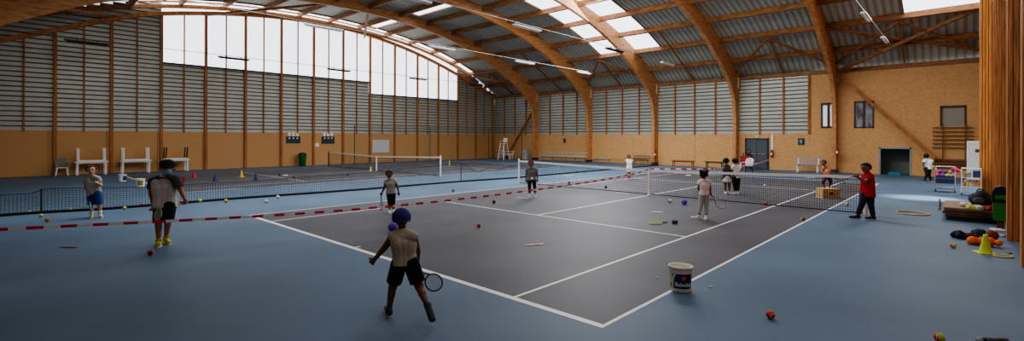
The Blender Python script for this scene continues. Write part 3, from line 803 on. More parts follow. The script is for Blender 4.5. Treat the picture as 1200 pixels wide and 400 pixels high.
# ------------------------------------------------------------------ cones
def cone_thing(u, v, h, r, m, label, base=True):
    q = G(u, v); t = thing('marker_cone', label, 'cone', q, 'training cones')
    c = MB(); c.lathe([(r*.62, .012), (r*.5, h*.25), (r*.22, h*.9), (r*.2, h), (r*.13, h), (r*.2, h*.85), (r*.5, .02)], q, 24); c.build('cone_body', m, t, True)
    b = MB()
    if base:
        b.box((q.x, q.y, .008), (r*1.7, r*1.7, .016), .4); b.build('base_plate', m, t)
    return t
cred = mat('cone red', (206, 48, 60), .5, .05, 5); cblue = mat('cone blue', (34, 50, 98), .5, .05, 5); cyel = mat('cone yellow', (214, 186, 40), .5, .05, 5); clime = mat('cone lime', (204, 214, 74), .5, .06, 5)
cone_thing(227.5, 208.3, .3, .17, cred, 'red cone on the far court, left of the tall yellow cone')
cone_thing(252, 212.6, .3, .17, cblue, 'blue cone on the far court, left of the yellow cone')
cone_thing(283, 207.8, .36, .17, cyel, 'tall yellow cone on the far court')
cone_thing(299.8, 211.5, .32, .14, cblue, 'blue cone on the far court, right of the yellow cone')
cone_thing(526.7, 194.5, .42, .1, mat('cone bright green', (150, 226, 90), .5, .05, 5), 'bright green narrow cone beside the right post of the far net', False)
cone_thing(434.3, 200.6, .3, .13, mat('cone lemon', (196, 204, 120), .5, .05, 5), 'pale lemon cone beneath the far net')
cone_thing(1155, 297, .345, .16, clime, 'large lime green cone in the right foreground before the orange bag')
q = G(213, 216); t = thing('red_tub', 'small upright red tub beside the masked man on the far court', 'tub', q)
m = MB(); m.lathe([(0, .004), (.1, .004), (.125, .33), (.135, .34), (.12, .34), (.09, .02), (0, .02)], q, 20); m.build('tub_shell', cred, t, True)
MB().tube([(q.x-.12, q.y, .33), (q.x-.08, q.y, .37), (q.x+.08, q.y, .37), (q.x+.12, q.y, .33)], .008, 6).build('handle', cred, t)

# ------------------------------------------------------------------ balls
felt = {}
def ballm(c):
    k = 'ball %d %d %d' % c
    return mat(k, c, .8, .1, 30, .1)
def tball(u, v, c, label, r=.036, c2=None, cat='ball', nm='tennis_ball', grp='tennis balls on the floor', h=0):
    q = G(u, v, r)
    rot = Matrix.Rotation(random.uniform(0, 3), 3, 'X') @ Matrix.Rotation(random.uniform(0, 3), 3, 'Z')
    m = MB(); m.ball(q, r, 18, 12, rot=rot)
    ms = [ballm(c)]
    if c2:
        ms.append(ballm(c2))
        ax = V((.75, -.5, .45)).normalized()
        for i, f in enumerate(m.f):
            cc = sum((m.v[j] for j in f), V((0, 0, 0)))/len(f)-q
            if cc.dot(ax)/r > .35: m.m[i] = 1
    o = m.build(nm, ms, None, True, origin=(q.x, q.y, 0)); tag(o, label, cat, grp)
    if r < .05:
        s = MB(); pts = []
        for k in range(41):
            a = 2*math.pi*k/40; b = .44*math.pi; x = math.cos(a)+.38*math.cos(3*a); y = math.sin(a)-.38*math.sin(3*a); z = 1.05*math.sin(2*a)
            w = rot @ V((x, y, z)).normalized()*(r*.995); pts.append(q+w)
        s.tube(pts, r*.05, 4, False); s.build('seam', white, o)
    return o
RED, ORG, YEL, GRN, WHT, PUR = (204, 52, 44), (214, 106, 52), (214, 196, 70), (176, 200, 84), (218, 218, 214), (110, 64, 186)
BL = [(34.5, 249, ORG, YEL, 'orange and yellow ball at the foot of the divider curtain, far left'), (48.3, 252.8, GRN, None, 'green ball just in front of the curtain at the far left'),
      (55.5, 257.8, RED, ORG, 'red ball left of the boy in blue shorts, nearest the tape'), (82.5, 246, GRN, YEL, 'yellow green ball at the curtain hem just left of the boy in blue shorts'),
      (146, 244, RED, GRN, 'red ball at the curtain hem between the boy in blue shorts and the masked man'), (166, 240.5, ORG, RED, 'small orange red ball at the curtain close to the masked man\'s arm'),
      (208.8, 239.4, ORG, None, 'orange ball at the curtain hem right behind the masked man'), (234.5, 235.4, GRN, None, 'green ball behind the curtain, right of the masked man'),
      (264.8, 235.4, ORG, YEL, 'orange ball touching the curtain hem left of the court corner'), (312, 236, GRN, WHT, 'pale green ball in front of the curtain above the court corner'),
      (325.7, 230.8, WHT, None, 'white ball at the curtain hem, right of the pale green one'), (176.5, 296.5, RED, (120, 30, 36), 'red ball in front of the masked man\'s shoe'),
      (561, 264.5, YEL, RED, 'yellow and red ball on the grey court right of the crouching boy'), (578.8, 236.8, RED, (60, 30, 34), 'dark red ball on the court left of the net child'),
      (531, 223.4, (120, 92, 150), None, 'muted violet ball on the blue strip left of the net child'), (897.5, 238.6, RED, ORG, 'red ball close to the net right of the girl in pale leggings'),
      (896, 217.5, (176, 150, 214), WHT, 'lilac ball lying beyond the net'), (941, 257.3, YEL, (60, 40, 30), 'yellow ball on the right alley line'),
      (992.5, 239.4, WHT, GRN, 'white ball behind the net close to the coach in red'), (903, 369, RED, (230, 90, 70), 'red ball alone on the blue floor right of the foreground bucket'),
      (1117, 288, RED, YEL, 'red and yellow ball left of the lime green cone'), (1101, 396, RED, GRN, 'red and green ball at the bottom edge of the frame'),
      (785, 235.6, (60, 62, 66), WHT, 'dark and white ball left of the violet foam ball'), (667, 214.2, (52, 58, 110), None, 'dark blue ball beyond the net, left of the strap'),
      (710, 219.4, (62, 52, 84), None, 'dark violet ball behind the net near the tape'), (407.5, 205.3, (40, 66, 98), None, 'dark blue ball on the far court near its net'),
      (327.5, 205, (52, 54, 62), None, 'dark ball on the far court right of the cones'), (344, 208, (54, 52, 74), None, 'second dark ball on the far court, right of the white disc')]
for u, v, c, c2, lb in BL:
    tball(u, v, c, lb, .048 if v > 240 else .056, c2)
tball(802, 237, PUR, 'violet foam ball in front of the net', .085, None, 'ball', 'foam_ball', 'violet foam balls')
tball(803, 199.5, PUR, 'violet foam ball beyond the net', .11, None, 'ball', 'foam_ball', 'violet foam balls')
tball(460.3, 266, PUR, 'violet foam ball seen beside the crouching boy\'s shoulder', .105, None, 'ball', 'foam_ball', 'violet foam balls')
tball(1162.5, 276, (122, 56, 44), 'brown red basketball beside the orange bag', .105, None, 'ball', 'basketball', None)
def flat(u, v, w, l, m, label, ang=0, n=4, nm='floor_marker', z=.006):
    q = G(u, v); mb = MB()
    if n == 4: mb.box((q.x, q.y, z+.004), (w, l, .008), ang)
    else: mb.lathe([(0, z), (w, z), (w*.9, z+.03), (w*.45, z+.045), (w*.4, z+.045)], q, n)
    return tag(mb.build(nm, m, None), label, 'marker', 'flat floor markers')
wl2 = mat('marker white', (222, 220, 214), .5, .04, 5); worg = mat('marker orange', (214, 128, 72), .5, .04, 5)
flat(626.5, 287.5, .07, .36, mat('marker peach', (226, 196, 166), .5, .3, 6, c2=(214, 120, 70)), 'flat peach coloured strip lying in the middle of the grey court', -.5)
flat(80, 290.5, .05, .34, mat('marker crimson', (156, 34, 60), .5, .06, 5), 'flat crimson strip on the blue floor in front of the boy in blue shorts', -.9)
flat(770, 249, .09, .3, wl2, 'flat white strip between the net strap and the lime racket', -1.0)
flat(729, 227.2, .07, .5, wl2, 'flat white strip beneath the net left of its strap', -1.35)
flat(612.5, 232.6, .06, .5, wl2, 'flat white strip left of the net child\'s trainers', -1.3)
flat(807, 206, .15, .15, mat('marker apricot', (236, 196, 140), .5, .05, 5), 'pale apricot dome disc beyond the net below the far violet ball', 0, 16)
flat(334.5, 206, .14, .1, wl2, 'white dome disc on the far court between two dark balls', 0, 16)
flat(949.5, 208.5, .22, .5, wl2, 'flat white sheet on the floor behind the net left of the runner', -.8)
flat(666, 206, .2, .5, wl2, 'flat white sheet on the blue floor beyond the net, left half', -.8)
flat(1028, 221.5, .07, .3, worg, 'flat orange strip behind the coach in red', -.9)
flat(770, 326.3, .03, .03, wl2, 'tiny white scrap on the court left of the foreground bucket', .3)
flat(833, 337, .03, .03, wl2, 'tiny white scrap on the blue floor right of the foreground bucket', .3)
# ------------------------------------------------------------------ rackets
def racket(hand, d, L, nrm, col, label, rx=.105, ry=.135, grp='rackets'):
    d = d.normalized(); n = (nrm-d*nrm.dot(d)).normalized(); s = d.cross(n)
    c = hand+d*L; t = thing('tennis_racket', label, 'racket', (hand.x, hand.y, hand.z), grp)
    f = MB(); f.tube([c+s*(rx*math.cos(2*math.pi*k/28))+d*(ry*math.sin(2*math.pi*k/28)) for k in range(29)], .0095, 6, False)
    e = c-d*(ry*.98); th = hand+d*max(.1, L-ry-.1)
    f.tube([c+s*(rx*.55)-d*(ry*.83), th], .008, 6); f.tube([c-s*(rx*.55)-d*(ry*.83), th], .008, 6)
    f.build('frame', col, t, True)
    st = MB()
    for k in range(-6, 7):
        x = rx*k/7; h = ry*math.sqrt(1-(k/7)**2); st.bar(c+s*x-d*h, c+s*x+d*h, .0022, .0022, n)
    for k in range(-7, 8):
        y = ry*k/8; w = rx*math.sqrt(1-(k/8)**2); st.bar(c+d*y-s*w, c+d*y+s*w, .0022, .0022, n)
    st.build('strings', mat('racket string', (196, 198, 190), .5, .02, 5), t)
    MB().tube([hand-d*.07, hand-d*.05, th], [.017, .014, .012], 8).build('grip', black, t)
    return t

# ------------------------------------------------------------------ people
def skin_m(n, c): return mat('skin '+n, c, .55, .05, 14, spec=.35)
SK_D = skin_m('deep brown', (128, 88, 68)); SK_L = skin_m('fair', (206, 158, 132)); SK_M = skin_m('tan', (168, 118, 92)); SK_B = skin_m('brown', (136, 94, 72))
def cloth(n, c, c2=None): return mat('cloth '+n, c, .85, .08, 18, .15, c2=c2, spec=.2)
HAIR_K = mat('hair black', (28, 23, 22), .75, .2, 40, .4); HAIR_B = mat('hair brown', (84, 52, 36), .75, .2, 40, .4)
EYE = mat('eye dark', (24, 20, 18), .2, .02, 9)
LIP = mat('lips', (128, 70, 62), .5, .05, 9)

def person(label, base, H, J, skin, shirt, bottom, shoe, hair, face, sleeve=.5, leg=.62, hairstyle='short', skirt=False, sock=None, vox=.008, bulk=1., curl=(.6, .6), name='person', tank=False, hem=0, headk=1., soleless=False):
    root_p = G(*base); zc0 = DEP(root_p)
    t = thing(name, label, 'person', root_p)
    P = {}
    for k, q in J.items(): P[k] = U(q[0], q[1], zc0+(q[2] if len(q) > 2 else 0))
    F = (RGT*math.sin(math.radians(face))+FWD*math.cos(math.radians(face))).normalized(); F.z = 0; F.normalize()  # 180 looks at the camera
    S = V((F.y, -F.x, 0)); Z = V((0, 0, 1)); k = H
    hd, nk = P['hd'], P['nk']; rh = .072*H*headk
    msh = (P['ls']+P['rs'])/2; mhp = (P['lp']+P['rp'])/2
    chest = msh.lerp(mhp, .28); waist = msh.lerp(mhp, .66)
    hw = (P['rs']-P['ls']).length/2
    b = MB()
    # head: cranium, face, jaw, nose, ears
    hz_ = (hd-nk); up = (hz_.normalized()*.6+Z*.4).normalized()
    b.ball(hd+up*rh*.16-F*rh*.08, rh*1.0, 16, 12); b.ball(hd+F*rh*.12-up*rh*.22, rh*.82, 16, 12); b.ball(hd+F*rh*.3-up*rh*.72, rh*.5, 12, 9)
    b.cap(hd+F*rh*.95+up*rh*.02, hd+F*rh*1.08-up*rh*.25, rh*.1, rh*.17, 8)
    for s in (-1, 1): b.ball(hd+S*s*rh*.93-up*rh*.1-F*rh*.05, rh*.24, 8, 6)
    for s in (-1, 1): b.cap(hd+F*rh*.9+S*s*rh*.2-up*rh*.56, hd+F*rh*.93-up*rh*.56, rh*.1, rh*.12, 8)
    b.cap(nk-Z*.02*H, hd-up*rh*.4, .035*k*bulk**.5, .033*k, 12)
    tr = .056*k*bulk
    def trunk(m, g, lo=None, cone=False):
        for s in (-1, 0, 1):
            o = S*s
            a, c_, w_, h_ = msh-Z*.03*H+o*hw*.62, chest+o*hw*.5, waist+o*hw*.38*bulk, mhp+o*hw*.42*bulk
            m.cap(a, c_, tr*.78+g, tr*1.05+g); m.cap(c_, w_, tr*1.05+g, tr*.95*bulk+g)
            if not cone: m.cap(w_, h_, tr*.95*bulk+g, tr*1.02+g)
            else:
                m.cap(w_, w_.lerp(h_, .3), tr*.95*bulk+g, tr*1.0*bulk+g); e = w_.lerp(h_, .3); d = (h_-e)
                m.cone(e, h_+d.normalized()*hem*H, tr*1.0*bulk+g, tr*1.12*bulk+g)
        m.cap(P['ls'], P['rs'], .034*k+g, .034*k+g)
        m.cap(P['ls'], nk, .034*k+g, .03*k+g); m.cap(P['rs'], nk, .034*k+g, .03*k+g)
    trunk(b, 0)
    ra, rf, rw = .031*k*bulk**.4, .025*k*bulk**.3, .018*k
    for s in 'lr':
        b.cap(P[s+'s'], P[s+'e'], .036*k*bulk**.4, ra*.86); b.cap(P[s+'e'], P[s+'h'], ra*.86, rw)
        # hand: palm, four fingers, thumb
        f = (P[s+'h']-P[s+'e']).normalized(); lat = f.cross(FWD)
        if lat.length < .2: lat = f.cross(Z)
        lat.normalize(); nn = lat.cross(f).normalized()
        if nn.dot(F) < 0: nn = -nn
        w = P[s+'h']; pc = w+f*.03*k
        b.cap(w, pc, rw*.9, .02*k); 
        for i in (-1, 1): b.cap(w+f*.012*k+lat*i*.008*k, w+f*.052*k+lat*i*.016*k, .013*k, .0115*k, 8)
        cu = curl[0 if s == 'l' else 1]
        for i, ln in enumerate((.042, .05, .047, .036)):
            q0 = w+f*.052*k+lat*(i-1.5)*.0125*k
            d1 = (f*math.cos(cu)+nn*math.sin(cu)).normalized(); d2 = (f*math.cos(cu*2.1)+nn*math.sin(cu*2.1)).normalized()
            q1 = q0+d1*ln*.55*k; b.cap(q0, q1, .0068*k, .0062*k, 7); b.cap(q1, q1+d2*ln*.45*k, .0062*k, .005*k, 7)
        q0 = w+f*.018*k-lat*.016*k; q1 = q0+(f*.6-lat*.75+nn*.35).normalized()*.03*k
        b.cap(q0, q1, .0085*k, .0072*k, 7); b.cap(q1, q1+(f*.8+nn*.6).normalized()*.024*k, .0072*k, .0058*k, 7)
    feet = {}
    for s in 'lr':
        hp, kn, an, to = P[s+'p'], P[s+'k'], P[s+'a'], P[s+'t']
        b.cap(hp, kn, .058*k*bulk**.5, .038*k*bulk**.3); b.cap(kn, an, .037*k*bulk**.3, .023*k)
        b.ball(kn.lerp(an, .3)-F*.006*k, .036*k*bulk**.3, 10, 8)
        d = to-an
        if len(J[s+'t']) > 3:               # raised heel: toe where it is seen, heel above it
            hl = an-d.normalized()*.01*k; tp = V(to); tp.z = max(tp.z, .028*k)
        else:
            dh_ = V((d.x, d.y, 0))
            dh_ = (dh_.normalized() if dh_.length > .02 else F)*.125*k
            hl = V((an.x, an.y, .03*k)); tp = hl+dh_; tp.z = .026*k
            dd = dh_.normalized(); hl = hl-dd*.02*k
        feet[s] = (hl, tp, an)
        b.cap(an, hl, .024*k, .026*k); b.cap(hl, tp, .026*k, .018*k)
    remesh_later(b, 'body', skin, t, vox)
    # shoes
    for s in 'lr':
        hl, tp, an = feet[s]; m = MB(); d = (tp-hl); lat = d.cross(Z).normalized()
        for i in (-1, 1): m.cap(hl, tp-lat*i*.006*k, .03*k, .024*k); m.cap(hl+d*.5+lat*i*.006*k, tp+lat*i*.009*k, .024*k, .021*k)
        m.cap(hl.lerp(an, .2), hl.lerp(an, .75)+d*.06, .031*k, .032*k)
        o = remesh_later(m, 'shoe', shoe, t, vox*.9)
        sl = MB(); z0 = min(hl.z, tp.z)
        if len(J[s+'t']) <= 3:
            n = d.normalized(); pts = []
            for q in range(20):
                a = 2*math.pi*q/20; x = math.cos(a); y = math.sin(a)
                cpt = hl.lerp(tp, .5)+n*(x*(d.length/2+.03*k))+lat*(y*(.032*k+(.004*k if x > 0 else 0))); pts.append(cpt)
            sl.add([(q.x, q.y, .001) for q in pts]+[(q.x, q.y, .016) for q in pts], [list(range(20))[::-1], list(range(20, 40))]+[(i, (i+1) % 20, 20+(i+1) % 20, 20+i) for i in range(20)])
            sl.build('sole', white if not soleless else black, o)
        if sock:
            q = MB(); kn = P[s+'k']; q.cone(an-(kn-an)*.02, an.lerp(kn, .34), .028*k, .034*k, 14); q.build('sock', sock, t, True)
    # trousers, shorts or skirt
    g = .009*k
    m = MB()
    if skirt:
        tp_ = waist.lerp(mhp, .5); bt = mhp.lerp((P['lk']+P['rk'])/2, .62); r_t, r_b = hw*.95, hw*1.55; hh = tp_.z-bt.z
        m.lathe([(r_t*.6, hh), (r_t, hh), (r_t*1.15, hh*.75), (r_b*.95, hh*.25), (r_b, 0), (r_b*.9, .004), (r_t*.9, hh*.8)], (mhp.x, mhp.y, bt.z), 60, lambda a, i: .05*math.sin(a*14)*(1 if i in (3, 4, 5) else 0))
        m.build('skirt', bottom, t, True)
    else:
        for o in (-1, 0, 1): m.cap(waist.lerp(mhp, .45)+S*o*hw*.4*bulk, mhp+S*o*hw*.42*bulk, tr*.97*bulk+g, tr*1.04*bulk+g)
        for s in 'lr':
            hp, kn, an = P[s+'p'], P[s+'k'], P[s+'a']
            r0 = .061*k*bulk**.5+g
            if leg <= 1:
                e = hp.lerp(kn, leg); m.ball(hp, r0, 12, 8); m.cone(hp, e, r0, (.058 if leg < .9 else .052)*k*bulk**.4+g, 14)
            else:
                e = kn.lerp(an, leg-1); m.cap(hp, kn, r0-g*.4, .04*k*bulk**.3+g*.7); m.cone(kn, e, .04*k*bulk**.3+g*.7, .031*k*bulk**.2+g*.5, 14)
        remesh_later(m, 'trousers' if leg > 1 else 'shorts', bottom, t, vox*1.1)
    # shirt
    m = MB(); g2 = .012*k; trunk(m, g2, cone=True)
    if not tank:
        for s in 'lr':
            e = P[s+'s'].lerp(P[s+'e'], min(1, sleeve*1.0)); m.ball(P[s+'s'], .039*k*bulk**.4+g2, 12, 8); m.cone(P[s+'s'], e, .039*k*bulk**.4+g2, .037*k*bulk**.3+g2, 14)
            if sleeve > 1: m.cap(P[s+'s'], P[s+'e'], .036*k+g2, .03*k+g2*.7); m.cone(P[s+'e'], P[s+'e'].lerp(P[s+'h'], sleeve-1), .03*k+g2*.7, .024*k+g2*.5)
    o = remesh_later(m, 'vest' if tank else 'shirt', shirt if not isinstance(shirt, tuple) else shirt[0], t, vox*1.1)
    c = MB(); c.tube([nk-Z*.012*H+(S*math.cos(2*math.pi*q/18)*.05+F*math.sin(2*math.pi*q/18)*.045)*k for q in range(19)], .008*k, 6, False); c.build('collar', shirt if not isinstance(shirt, tuple) else shirt[1], o, True)
    # hair and face
    m = MB(); hc = hd+up*rh*.16-F*rh*.08
    def shell(rad, keep, mm, nm, msz=None):
        mb = MB(); mb.ball(hc, rad, 26, 18); ff = []
        for f in mb.f:
            c_ = sum((mb.v[i] for i in f), V((0, 0, 0)))/len(f)-hc; c_ /= rad
            if keep(c_.dot(F), c_.dot(up), c_.dot(S)): ff.append(f)
        mb.f = ff; mb.m = [0]*len(ff); ob = mb.build(nm, mm, t, True)
        so = ob.modifiers.new('thick', 'SOLIDIFY'); so.thickness = rh*.12; so.offset = 1; return ob
    if hairstyle in ('short', 'buns', 'long', 'bun'):
        shell(rh*1.05, lambda f, u_, s_: u_ > .28+.55*max(0, f)**2 or (f < -.05 and u_ > -.55), hair, 'hair')
        if hairstyle == 'buns':
            for s in (-1, 1):
                q = MB(); q.ball(hc+up*rh*.8+S*s*rh*.85-F*rh*.2, rh*.52, 12, 9); q.build('hair_bun', hair, t, True)
        if hairstyle == 'bun':
            q = MB(); q.ball(hc+up*rh*.65-F*rh*.85, rh*.45, 12, 9); q.build('hair_bun', hair, t, True)
        if hairstyle == 'long':
            q = MB(); q.cap(hc-F*rh*.75, hc-F*rh*1.0-up*rh*1.4, rh*.55, rh*.25); q.build('ponytail', hair, t, True)
    elif hairstyle == 'curly':
        mb = MB()
        for q in range(70):
            a, u_ = random.uniform(0, 6.28), random.uniform(-.35, 1)
            r_ = math.sqrt(max(0, 1-u_*u_)); dv_ = F*(r_*math.cos(a))+S*(r_*math.sin(a))+up*u_
            if dv_.dot(F) > .35 and u_ < .62: continue
            mb.ball(hc+dv_*rh*1.02, rh*random.uniform(.2, .32), 7, 5)
        remesh_later(mb, 'hair', hair, t, vox, 2)
    elif hairstyle == 'cap':
        shell(rh*1.06, lambda f, u_, s_: u_ > .1, hair, 'cap')
        q = MB(); n = 14; top = []; bot = []
        for i in range(n):
            a = -1.1+2.2*i/(n-1); e = F*math.cos(a)+S*math.sin(a)
            top.append(hc+e*rh*1.05+up*rh*.18); bot.append(hc+e*rh*1.05+F*rh*.75*math.cos(a)+up*rh*.02)
        q.add(top+bot, [(i, i+1, n+i+1, n+i) for i in range(n-1)]); ob = q.build('cap_visor', hair, t, True)
        so = ob.modifiers.new('thick', 'SOLIDIFY'); so.thickness = rh*.08
        shell(rh*1.02, lambda f, u_, s_: u_ <= .2 and u_ > -.5 and f < -.15, HAIR_K, 'hair')
    elif hairstyle == 'wrap':
        ob = shell(rh*1.09, lambda f, u_, s_: u_ > -.15-.35*(f < 0), hair, 'head_wrap')
        q = MB(); q.tube([hc-up*rh*.12+(F*math.cos(2*math.pi*i/24)+S*math.sin(2*math.pi*i/24))*rh*1.12-up*rh*.25*(math.cos(2*math.pi*i/24) < 0) for i in range(25)], rh*.1, 6, False); q.build('wrap_band', mat('wrap violet', (78, 62, 138), .8, .1, 20, .2), ob, True)
    for s in (-1, 1):
        q = MB(); q.ball(hd+F*rh*.86+S*s*rh*.34+up*rh*.02, rh*.13, 8, 6); q.build('eye', EYE, t, True)
        q = MB(); q.bar(hd+F*rh*.95+S*s*rh*.18+up*rh*.24, hd+F*rh*.86+S*s*rh*.52+up*rh*.22, rh*.06, rh*.07); q.build('eyebrow', HAIR_K, t)
    q = MB(); q.bar(hd+F*rh*.99+S*rh*.2-up*rh*.58, hd+F*rh*.99-S*rh*.2-up*rh*.58, rh*.1, rh*.1); q.build('mouth', LIP, t)
    P['t'] = t; P['F'] = F; P['S'] = S; P['up'] = up; P['hr'] = rh; P['f'] = {s: (P[s+'h']-P[s+'e']).normalized() for s in 'lr'}
    P['grip'] = {s: P[s+'h']+P['f'][s]*.06*k for s in 'lr'}
    return P

gtee = cloth('grey tee', (168, 168, 164)); navy = cloth('navy', (38, 44, 66)); blk = cloth('black', (34, 34, 38)); char = cloth('charcoal', (60, 62, 68))
wte = cloth('white tee', (236, 236, 234)); pinkt = cloth('pale pink tee', (240, 224, 218)); redt = cloth('red tee', (178, 26, 42)); bluesh = cloth('blue shorts', (52, 84, 138)); lgry = cloth('light grey leggings', (184, 182, 178))
whs = mat('white shoe', (220, 220, 218), .5, .05, 9); bks = mat('black shoe', (34, 34, 38), .5, .08, 9); yels = mat('yellow shoe', (196, 196, 52), .5, .25, 14, c2=(120, 120, 40)); orgs = mat('orange shoe', (224, 96, 64), .5, .08, 9); bls = mat('slate shoe', (52, 60, 68), .5, .1, 9)

# boy in the foreground, seen from behind
A = person('boy in grey vest and black shorts seen from behind, stepping forward in the foreground', (471, 373), 1.36,
   dict(hd=(470.5, 256, .05), nk=(472, 272, .02), ls=(460.5, 277.5), le=(449.5, 292, .03), lh=(439.5, 303.5, .06), rs=(484.5, 277.5), re=(489.5, 294, .16), rh=(489, 309, .24),
        lp=(468, 308), lk=(460, 337.5, .06), la=(456, 362, .08), lt=(454, 371, .22), rp=(481.5, 308), rk=(492, 338, -.04), ra=(501, 358, -.2), rt=(506.5, 374.5, -.28, 1)),
   SK_D, cloth('khaki grey vest', (188, 182, 164)), blk, bls, mat('wrap blue', (48, 58, 128), .8, .2, 9, .2, c2=(76, 54, 132)), 345, leg=.78, hairstyle='wrap', vox=.0055, tank=True, curl=(.9, 1.1), hem=.015, headk=.93)
racket(A['grip']['r'], U(497, 322, DEP(A['grip']['r'])+.05)-A['grip']['r'], .3, -FWD+RGT*.45, dgrey, 'dark racket held low at the right side of the crouching foreground boy', .1, .125)

# coach with mask
B = person('man in face mask, cap and grey raglan tee with yellow shoes, standing on the left', (190.5, 287.5), 1.70,
   dict(hd=(196, 196.5, -.02), nk=(193.5, 207), ls=(180, 213), le=(177, 226.5, .02), lh=(179.5, 241, -.1), rs=(206.5, 211), re=(212.3, 224, .02), rh=(216.5, 233.5, -.05),
        lp=(188, 241), lk=(185.6, 262, -.05), la=(186, 280.5, 0), lt=(185, 287, -.25), rp=(198.5, 241), rk=(196.8, 260, -.02), ra=(195, 276, .2), rt=(199, 281, -.05)),
   SK_M, (cloth('light grey tee', (206, 206, 202)), cloth('dark grey collar', (74, 78, 82))), cloth('dark shorts', (44, 48, 58)), yels, cloth('dark cap', (38, 40, 50)), 155, leg=.9, hairstyle='cap', vox=.0065, bulk=1.0, curl=(1.1, .8), hem=.02)
def sleeves(Pn, m, k, upto=.66, g=.03):
    for s in 'lr':
        q = MB(); e = Pn[s+'s'].lerp(Pn[s+'e'], upto); q.ball(Pn[s+'s'], .039*k+g, 12, 8); q.cone(Pn[s+'s'], e, .039*k+g, .037*k+g, 16); q.cap(Pn[s+'s'], Pn['nk'].lerp(Pn[s+'s'], .35), .036*k+g, .032*k+g*.8)
        remesh_later(q, 'sleeve', m, Pn['t'], .009)
sleeves(B, cloth('dark grey raglan', (84, 90, 94)), 1.70)
q = MB(); hd, F, S, up, rh = B['hd'], B['F'], B['S'], B['up'], B['hr']
q.ball(hd+F*rh*.42-up*rh*.42, rh*.74, 16, 12, (1, 1, 1)); remesh_later(q, 'face_mask', mat('mask blue', (150, 178, 196), .8, .05, 12), B['t'], .007)
q = MB()
for s in (-1, 1): q.tube([hd+F*rh*.5+S*s*rh*.66-up*rh*.25, hd+S*s*rh*1.02-up*rh*.1], rh*.03, 5)
q.build('mask_loop', white, B['t'])
racket(B['grip']['l'], U(185.5, 251.5, DEP(B['grip']['l'])-.12)-B['grip']['l'], .2, -FWD+RGT*.1, mat('racket lime', (178, 196, 92), .4, .06, 8), 'lime framed racket held by the masked man in front of his shorts', .11, .135)

# boy left
C = person('boy in grey tee and blue shorts standing before the divider curtain on the left', (111.5, 255), 1.37,
   dict(hd=(107, 199.5), nk=(108.5, 206.5), ls=(102.3, 210), le=(99.8, 219.5, .02), lh=(103.5, 226.5, -.08), rs=(115, 209.5), re=(118.2, 217.5, 0), rh=(114.5, 214.5, -.16),
        lp=(106.8, 227.5), lk=(107.4, 240.5), la=(107.2, 252), lt=(106.5, 255, -.16), rp=(114.6, 227.5), rk=(116.6, 240), ra=(117.4, 250.5, .04), rt=(119, 253.5, -.1)),
   SK_L, gtee, bluesh, mat('pale green shoe', (196, 206, 160), .5, .1, 9), HAIR_B, 145, leg=.98, hairstyle='curly', sock=white, curl=(.8, 1.0))
racket(C['grip']['l'], U(106.5, 244, DEP(C['grip']['l'])-.1)-C['grip']['l'], .3, RGT*.9+FWD*.4, cblue, 'blue racket hanging from the hand of the boy in blue shorts', .1, .13)

# girl in the middle
D = person('girl in grey tee and navy leggings facing the tape left of centre', (458.5, 250), 1.25,
   dict(hd=(456, 204.3), nk=(457, 209.5), ls=(452.6, 212), le=(450.6, 219.3), lh=(447.8, 226), rs=(462.4, 212), re=(465.6, 218.7), rh=(467, 225),
        lp=(455.8, 225.5), lk=(456.3, 235), la=(457, 246), lt=(456.5, 250, -.14), rp=(460.6, 225.5), rk=(460.9, 235), ra=(461, 246, .1), rt=(462, 249.5, -.1)),
   SK_D, cloth('pale grey tee', (182, 178, 172)), navy, whs, HAIR_K, 185, leg=1.72, hairstyle='long', curl=(1.1, .5), hem=.03)
racket(D['grip']['l'], U(446.9, 235.5, DEP(D['grip']['l']))-D['grip']['l'], .3, RGT, cblue, 'dark blue racket held edge-on by the girl in navy leggings', .1, .13)

# child in front of the left net post
E_ = person('child in grey top and black trousers near the left net post, white trainers', (624.5, 231), 1.30,
   dict(hd=(622.2, 191.8), nk=(622.8, 196.5), ls=(618, 199), le=(616.6, 205), lh=(616.8, 210.5), rs=(628, 199), re=(629.6, 205), rh=(629.8, 210),
        lp=(620.6, 211), lk=(620.5, 219.5), la=(620.8, 227.3), lt=(620.2, 231, -.15), rp=(625.8, 211), rk=(626.5, 219.5), ra=(627.3, 227.3), rt=(628.3, 231, -.15)),
   SK_B, cloth('mottled grey top', (118, 112, 112)), blk, mat('white violet trainer', (226, 218, 228), .5, .15, 20, c2=(150, 110, 170)), cloth('maroon hat', (84, 44, 46)), 180, leg=1.8, hairstyle='short', curl=(.5, .5), hem=.02)
q = E_['lp'].lerp(E_['rp'], .5)+V((0, 0, .06)); m = MB(); m.ball(q-FWD*.1, .05, 10, 8, (1.3, .6, .8)); m.build('white_waist_pouch', white, E_['t'], True)
# child far behind the net
F_ = person('child in white vest and white shorts standing beyond the net before the dark bench', (737.2, 209), 1.27,
   dict(hd=(737.2, 184.2), nk=(737.3, 187), ls=(734, 188.5), le=(733.4, 191.8), lh=(733.6, 194.8), rs=(740.6, 188.5), re=(742.4, 191.2), rh=(741.6, 194),
        lp=(735.7, 196.3), lk=(736, 202), la=(736.3, 207.2), lt=(736, 209, -.15), rp=(738.7, 196.3), rk=(738.4, 202), ra=(738, 207), rt=(738.3, 208.8, -.15)),
   SK_B, wte, wte, mat('red black shoe', (150, 44, 48), .5, .1, 9), HAIR_K, 175, leg=.95, hairstyle='short', tank=True, hem=.04)
